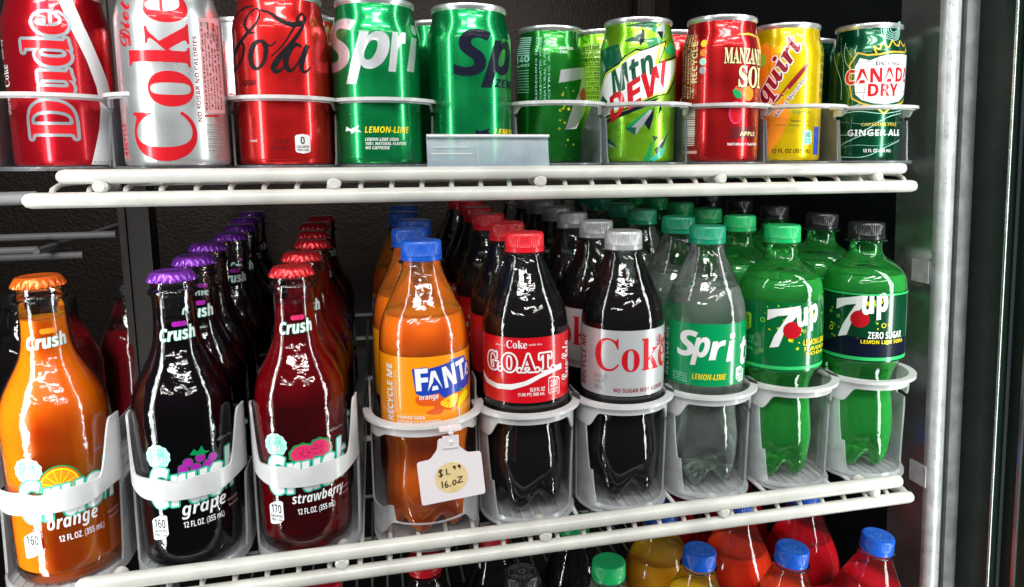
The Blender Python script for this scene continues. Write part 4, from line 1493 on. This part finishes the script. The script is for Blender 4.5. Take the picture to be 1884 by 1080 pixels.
def tray(label, X, Yc, z0, R, kind, wall_h, depth, group, ring=0.086, taper=0.0, slope=0.0, back=None):
    """z0: floor top. Half-round front guard of radius R round (X, Yc), side walls going back"""
    root = empty('display_tray', (X, Yc, z0), 0, label, 'tray', group)
    th = 0.0014
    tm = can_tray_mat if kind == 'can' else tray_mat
    # floor with ribs
    mb = MB()
    nf = 24
    out = [(R * sin(t), -R * cos(t)) for t in [pi * (k / nf - .5) for k in range(nf + 1)]]
    front = [(x, y) for x, y in out]
    poly = front + [(R, depth), (-R, depth)]
    n = len(poly)
    vs = [(x, y, slope * y - .0002) for x, y in poly] + [(x, y, slope * y - .0016) for x, y in poly]
    mb.add(vs, [tuple(range(n)), tuple(range(n, 2 * n))[::-1]] + [(i, i + n, (i + 1) % n + n, (i + 1) % n) for i in range(n)], tm)
    for k in range(9):
        x = (-.8 + .2 * k) * R
        y0 = -sqrt(max(0, R * R - x * x)) + .004
        mb.box((x, (y0 + depth) / 2, .0004 + slope * (y0 + depth) / 2), (.0017, depth - y0, .0014), tm, Matrix.Rotation(slope, 3, 'X'))
    mb.build('tray_floor', root, smooth=False)
    # guard: upper band and lower lip with posts, all in (angle, height)
    for which in ('front_guard', 'lower_lip'):
        mb = MB()
        nu = 73
        F_, B_ = [], []
        rows_ = 5
        for j in range(rows_):
            for i in range(nu):
                d = -92 + 184 * i / (nu - 1)
                a = abs(d)
                if kind == 'glass':
                    zt = .0665 + .036 * smooth(54, 74, a) - .002 * smooth(20, 0, a)
                    zb = .0525 + .006 * smooth(30, 76, a)
                    if which == 'lower_lip':
                        zt, zb = .004 + .050 * smooth(74, 84, a), 0.0
                elif kind == 'pet':
                    zt, zb = ring, ring - .006 - .012 * smooth(44, 62, a)
                    if which == 'lower_lip':
                        notch = .026 * smooth(-52, -56, d) if d < 0 else 0
                        zt, zb = .0035 + notch + (ring - .026) * smooth(62, 68, a), 0.0
                        zt = min(zt, ring - .017)
                elif kind == 'wide':
                    zt, zb = ring, ring - .007 - .004 * smooth(44, 62, a)
                    if which == 'lower_lip':
                        k_ = smooth(46, 30, 90 - a)
                        zt, zb = .030 - .004 * k_, .018 - .012 * smooth(38, 60, a)
                        if a < 40:
                            zt = zb + .0008
                else:
                    zt, zb = ring, ring - .0012 - .005 * smooth(66, 80, a)
                    if which == 'lower_lip':
                        zt, zb = .0010 + (ring - .010) * smooth(75, 82, a), 0.0
                z = zb + (zt - zb) * j / (rows_ - 1)
                rr = R * (1 - taper * (1 - z / ring))
                t = radians(d)
                F_.append((rr * sin(t), -rr * cos(t), z))
                B_.append(((rr - th) * sin(t), -(rr - th) * cos(t), z))
        mb.slab(F_, B_, nu, guard_mat if which == 'front_guard' else tm)
        mb.build(which, root, angle=50)
    # flat flange round the top of the guard
    if kind in ('pet', 'can', 'wide'):
        mb = MB()
        fw = .0048 if kind != 'can' else .0030
        ft = .0026
        nu = 61
        P = []
        for rr in (R - th, R + fw):
            P.append([(rr * sin(t), -rr * cos(t)) for t in [radians(-96 + 192 * i / (nu - 1)) for i in range(nu)]])
        F_ = [(x, y, ring + .0001) for row in P for x, y in row]
        B_ = [(x, y, ring + ft) for row in P for x, y in row]
        mb.slab(F_, B_, nu, guard_mat)
        mb.build('top_flange', root, angle=50)
    # side walls
    for s_ in (-1, 1):
        mb = MB()
        x0, x1 = s_ * (R - .0012), s_ * R
        ol = [(0.0, 0.0), (depth, slope * depth), (depth, slope * depth + wall_h * .35), (0.06, wall_h * .42), (0.02, wall_h), (0.0, wall_h)]
        n = len(ol)
        vs = [(x0, y, z) for y, z in ol] + [(x1, y, z) for y, z in ol]
        mb.add(vs, [tuple(range(n)), tuple(range(n, 2 * n))[::-1]] + [(i, i + n, (i + 1) % n + n, (i + 1) % n) for i in range(n)], tm)
        mb.build('side_wall', root, smooth=False)
    return root


tg = 'frosted trays holding bottle rows'
for X, lab in ((-0.0210, 'frosted tray round the orange glass bottle'), (0.0560, 'frosted tray round the front grape bottle'), (0.1310, 'frosted tray round the front strawberry bottle')):
    tray(lab, X, -0.060, GB - .0005, .0355, 'glass', .055, 0.46, tg, slope=RISE)
tray('frosted tray round the blue-capped orange bottle, price tag on its ring', 0.2140, -0.045, -0.2685 - .0005, .0395, 'wide', .110, 0.46, tg, ring=.0900, slope=RISE)
for X, Y, zb, lab in ((0.2918, -0.045, PB, 'frosted tray round the front red-capped cola bottle'), (0.3690, -0.045, PB, 'frosted tray round the front grey-capped cola bottle'), (0.4431, -0.043, PB, 'frosted tray round the front jade-capped clear bottle'), (0.5180, -0.043, PB, 'frosted tray round the front leaf-green-capped bottle'), (0.5930, -0.043, PB, 'frosted tray round the front black-capped bottle, rightmost tray')):
    tray(lab, X, Y, zb - .0028, .0372, 'pet', .086, 0.46, tg, ring=.0830, taper=.06, slope=RISE)
cg = 'frosted trays holding can rows'
for X, Y, lab in ((-0.0330, 0.015, 'frosted tray round the leftmost red can'), (0.0450, 0.000, 'frosted tray round the silver can'), (0.1215, 0.010, 'frosted tray round the can with black script'),
                  (0.1940, 0.015, 'frosted tray round the green can with white lettering'), (0.3340, 0.020, 'frosted empty-fronted tray before the recessed green can'),
                  (0.4110, 0.020, 'frosted tray round the lime can with shards'), (0.4855, 0.020, 'frosted tray round the deep red can'), (0.5600, 0.020, 'frosted tray round the yellow can'), (0.6340, 0.020, 'frosted tray round the dark green can')):
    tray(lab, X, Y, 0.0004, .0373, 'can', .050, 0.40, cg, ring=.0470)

# price strip holder on the upper shelf
root = empty('price_strip_holder', (0.265, -0.052, 0), 0, 'bluish clear plastic price strip holder clipped before the navy-lettered can', 'price holder')
mb = MB()
rt = Matrix.Rotation(radians(-12), 3, 'X')
mb.box((0, 0, 0.0098), (0.0880, 0.0012, 0.0235), holder_mat, rt)
mb.box((0, .0030, -0.0005), (0.0880, 0.0050, 0.0010), holder_mat)
mb.box((-0.008, -.0012, 0.0105), (0.0003, 0.0006, 0.0200), tray_mat, rt)
mb.build('holder_plate', root, smooth=False)
mb = MB()
mb.box((0, -.0016, 0.0215), (0.0882, 0.0022, 0.0016), guard_mat, rt)
mb.build('lip', root, smooth=False)
mb = MB()
mb.box((-0.020, -.0018, 0.0100), (0.040, 0.0002, 0.014), INK['grey'], rt) if False else None
mb.box((-0.0265, -.0009, 0.0085), (0.0330, 0.0003, 0.0002), guard_mat, rt)
for k in range(3):
    mb.box((-0.0265, -.0014 + .0002 * k, 0.0045 + k * .0045), (0.033 - .004 * k, 0.0002, 0.0005), guard_mat, rt)
mb.build('embossed_lines', root, smooth=False)

# hanging price tag
root = empty('price_tag', (0.2285, -0.0940, -0.2130), 0, 'white plastic price tag hanging from the ring before the orange bottle', 'price tag')
mb = MB()
ol = []
Wt, Ht, rc = .0222, .0165, .0020
core = [(-Wt, -Ht), (Wt, -Ht), (Wt, Ht - .0015), (.0130, Ht - .0008), (.0075, .0215), (.0062, .0290), (-.0062, .0290), (-.0075, .0215), (-.0130, Ht - .0012), (-Wt, Ht - .0015)]
for i, p in enumerate(core):
    a, b, c = Vector(core[i - 1]), Vector(p), Vector(core[(i + 1) % len(core)])
    d1, d2 = (a - b).normalized() * rc, (c - b).normalized() * rc
    for t in (0, .33, .66, 1):
        q = (b + d1) * (1 - t) ** 2 + b * 2 * t * (1 - t) + (b + d2) * t * t
        ol.append((q.x, q.y))
mb.prism(ol, -.0005, .0005, tag_mat)
mb.build('tag_card', root, smooth=False).rotation_euler = (0, radians(-5), 0)
mb = MB()
mb.tube([(0, -.0004, .0235), (0, -.0030, .0275), (0, -.0022, .0325), (0, .0022, .0352), (0, .0055, .0325)], .0015, tag_mat, 10)
mb.box((0, -.0012, .0262), (.0110, .0016, .0085), tag_mat)
mb.box((0, .0012, .0350), (.0150, .0070, .0016), tag_mat)
mb.build('clip', root, smooth=False)
sticker = pr('aged_yellow_paper', (0.72, 0.55, 0.27), 0.7, vary=.12, vscale=120)
mb = MB()
mb.prism([(.0112 * cos(t), .0112 * sin(t)) for t in [2 * pi * k / 40 for k in range(40)]], -.0007, -.0004, sticker)
st = mb.build('round_sticker', root, smooth=False)
pen = pr('pen_ink', (0.05, 0.035, 0.03), .6)


def pen_lines(mb, lines, w_=.00042):
    for P in lines:
        C = spline(P, 6)
        vs = []
        for i, p in enumerate(C):
            t = (C[min(i + 1, len(C) - 1)] - C[max(i - 1, 0)])
            if t.length < 1e-9:
                t = Vector((1, 0, 0))
            t.normalize()
            vs += [((p.x - t.y * w_), -.00085, (p.y + t.x * w_)), ((p.x + t.y * w_), -.00085, (p.y - t.x * w_))]
        mb.add(vs, [(2 * i, 2 * i + 1, 2 * i + 3, 2 * i + 2) for i in range(len(C) - 1)], pen)


def hw_(pts, x, y, s=1.0):
    return [[(x + a * .001 * s, y + b * .001 * s) for a, b in P] for P in pts]


G_ = {
    '$': [[(3, 4.6), (1.6, 5.2), (.3, 4.2), (1.5, 2.8), (2.8, 1.7), (1.6, .5), (0, 1)], [(1.4, 6), (1.7, -.4)]],
    '1': [[(.5, 5), (1, 0)]], '.': [[(0, .5), (1.2, .7)]],
    '9': [[(2, 4.4), (.8, 4.9), (.2, 3.7), (1.2, 3.1), (2, 4.2), (1.7, 1.2)]],
    '6': [[(1.6, 4.8), (.3, 2.4), (.9, .1), (2.2, .8), (1.8, 2.2), (.5, 1.8)]],
    'O': [[(1.2, 4), (.1, 2.2), (1.1, .3), (2.4, 1.8), (2.1, 3.6), (1.2, 4)]],
    'Z': [[(0, 4.2), (1.8, 4.5), (3.2, 4.6), (1.6, 2.2), (.2, .3), (2, .5), (3.8, .9)]],
}
mb = MB()
for ch, x, y, s_ in (('$', -.0088, .0012, .95), ('1', -.0040, .0022, .95), ('.', -.0022, .0022, 1), ('9', .0012, .0046, .75), ('9', .0045, .0050, .75),
                     ('1', -.0072, -.0070, 1), ('6', -.0048, -.0068, 1), ('.', -.0015, -.0066, 1), ('O', .0006, -.0058, .95), ('Z', .0040, -.0045, 1)):
    pen_lines(mb, hw_(G_[ch], x, y, s_))
mb.build('handwriting', st, smooth=False, normals=False)

# ------------------------------------------------------------------ cooler cabinet
def slab_obj(name, c, d, mat, parent=None):
    mb = MB()
    mb.box(c, d, mat)
    o = mb.build(name, parent, smooth=False)
    if parent is None:
        o['kind'] = 'structure'
    return o


slab_obj('back_wall', (0.30, 0.70, -0.15), (1.6, 0.02, 1.6), wall_mat)
slab_obj('side_wall', (0.725, 0.370, -0.15), (0.02, 0.635, 1.6), inner_mat)
slab_obj('floor', (0.30, 0.20, -0.80), (1.6, 1.0, 0.02), inner_mat)
slab_obj('ceiling', (0.30, 0.30, 0.66), (1.6, 0.80, 0.02), inner_mat)

# right door frame: one thing
root = empty('door_frame', (0.7335, 0, -0.95), 0, 'steel and dark door frame standing upright right of the shelves', 'door frame')
root.rotation_euler = (0, -0.040, 0)
mb = MB()
mb.box((0.0055, 0.0300, 0.8), (0.011, 0.050, 1.7), steel_mat)
mb.build('inner_jamb', root, smooth=False)
mb = MB()
mb.tube([(0.0085, 0.0020, -.05), (0.0085, 0.0020, .4), (0.0085, 0.0020, .9), (0.0085, 0.0020, 1.65)], .0085, post_mat, 28)
mb.build('rounded_post', root)
mb = MB()
mb.box((0.0188, 0.0060, 0.8), (0.0030, 0.012, 1.7), rubber)
mb.build('gasket', root, smooth=False)
mb = MB()
mb.box((0.0275, 0.0020, 0.8), (0.0140, 0.012, 1.7), strip_mat)
mb.build('face_strip', root, smooth=False)
mb = MB()
mb.box((0.0400, -0.0190, 0.8), (0.0110, 0.046, 1.7), door_mat)
mb.build('dark_jamb', root, smooth=False)
mb = MB()
mb.tube([(0.0340, -0.0440, 0), (0.0340, -0.0440, .8), (0.0340, -0.0440, 1.6)], .0014, steel_mat, 10)
mb.build('edge_bead', root)
mb = MB()
mb.box((0.060, -0.075, 0.8), (0.030, 0.058, 1.7), door_mat)
mb.build('door_edge', root, smooth=False)
mb = MB()
mb.box((0.0440, -0.062, 0.8), (0.0030, 0.003, 1.7), steel_mat)
mb.build('trim_strip', root, smooth=False)
for i, (zz, yy) in enumerate(((-0.105, 0.018), (-0.312, 0.012))):
    mb = MB()
    mb.box((0.6992 - .70, yy, zz + .95), (.0008, .022, .022), pr('pale_sticker%s' % i, (0.50, 0.51, 0.50), .5, vary=.2, vscale=80))
    mb.build('sticker_plate', root, smooth=False)

# pilasters at the back
for X, Y, nm, lab in ((-0.055, 0.25, 'shelf_pillar', 'dark bronze pillar at the left between the two bays'), (0.805, 0.6, None, None), (0.655, 0.66, 'shelf_pillar', 'dark upright slotted pillar on the back wall at the right')):
    if nm is None:
        continue
    root = empty(nm, (X, Y, -.75), 0, lab, 'pillar')
    mb = MB()
    mb.box((0, 0, .70), (.030, .020, 1.4), dark_metal)
    mb.build('upright', root, smooth=False)
    mb = MB()
    mb.box((-.009, -.012, .70), (.003, .004, 1.4), dark_metal)
    mb.box((.013, -.012, .70), (.003, .004, 1.4), dark_metal)
    mb.build('slotted_rail', root, smooth=False)

# dim rods of the neighbouring shelf
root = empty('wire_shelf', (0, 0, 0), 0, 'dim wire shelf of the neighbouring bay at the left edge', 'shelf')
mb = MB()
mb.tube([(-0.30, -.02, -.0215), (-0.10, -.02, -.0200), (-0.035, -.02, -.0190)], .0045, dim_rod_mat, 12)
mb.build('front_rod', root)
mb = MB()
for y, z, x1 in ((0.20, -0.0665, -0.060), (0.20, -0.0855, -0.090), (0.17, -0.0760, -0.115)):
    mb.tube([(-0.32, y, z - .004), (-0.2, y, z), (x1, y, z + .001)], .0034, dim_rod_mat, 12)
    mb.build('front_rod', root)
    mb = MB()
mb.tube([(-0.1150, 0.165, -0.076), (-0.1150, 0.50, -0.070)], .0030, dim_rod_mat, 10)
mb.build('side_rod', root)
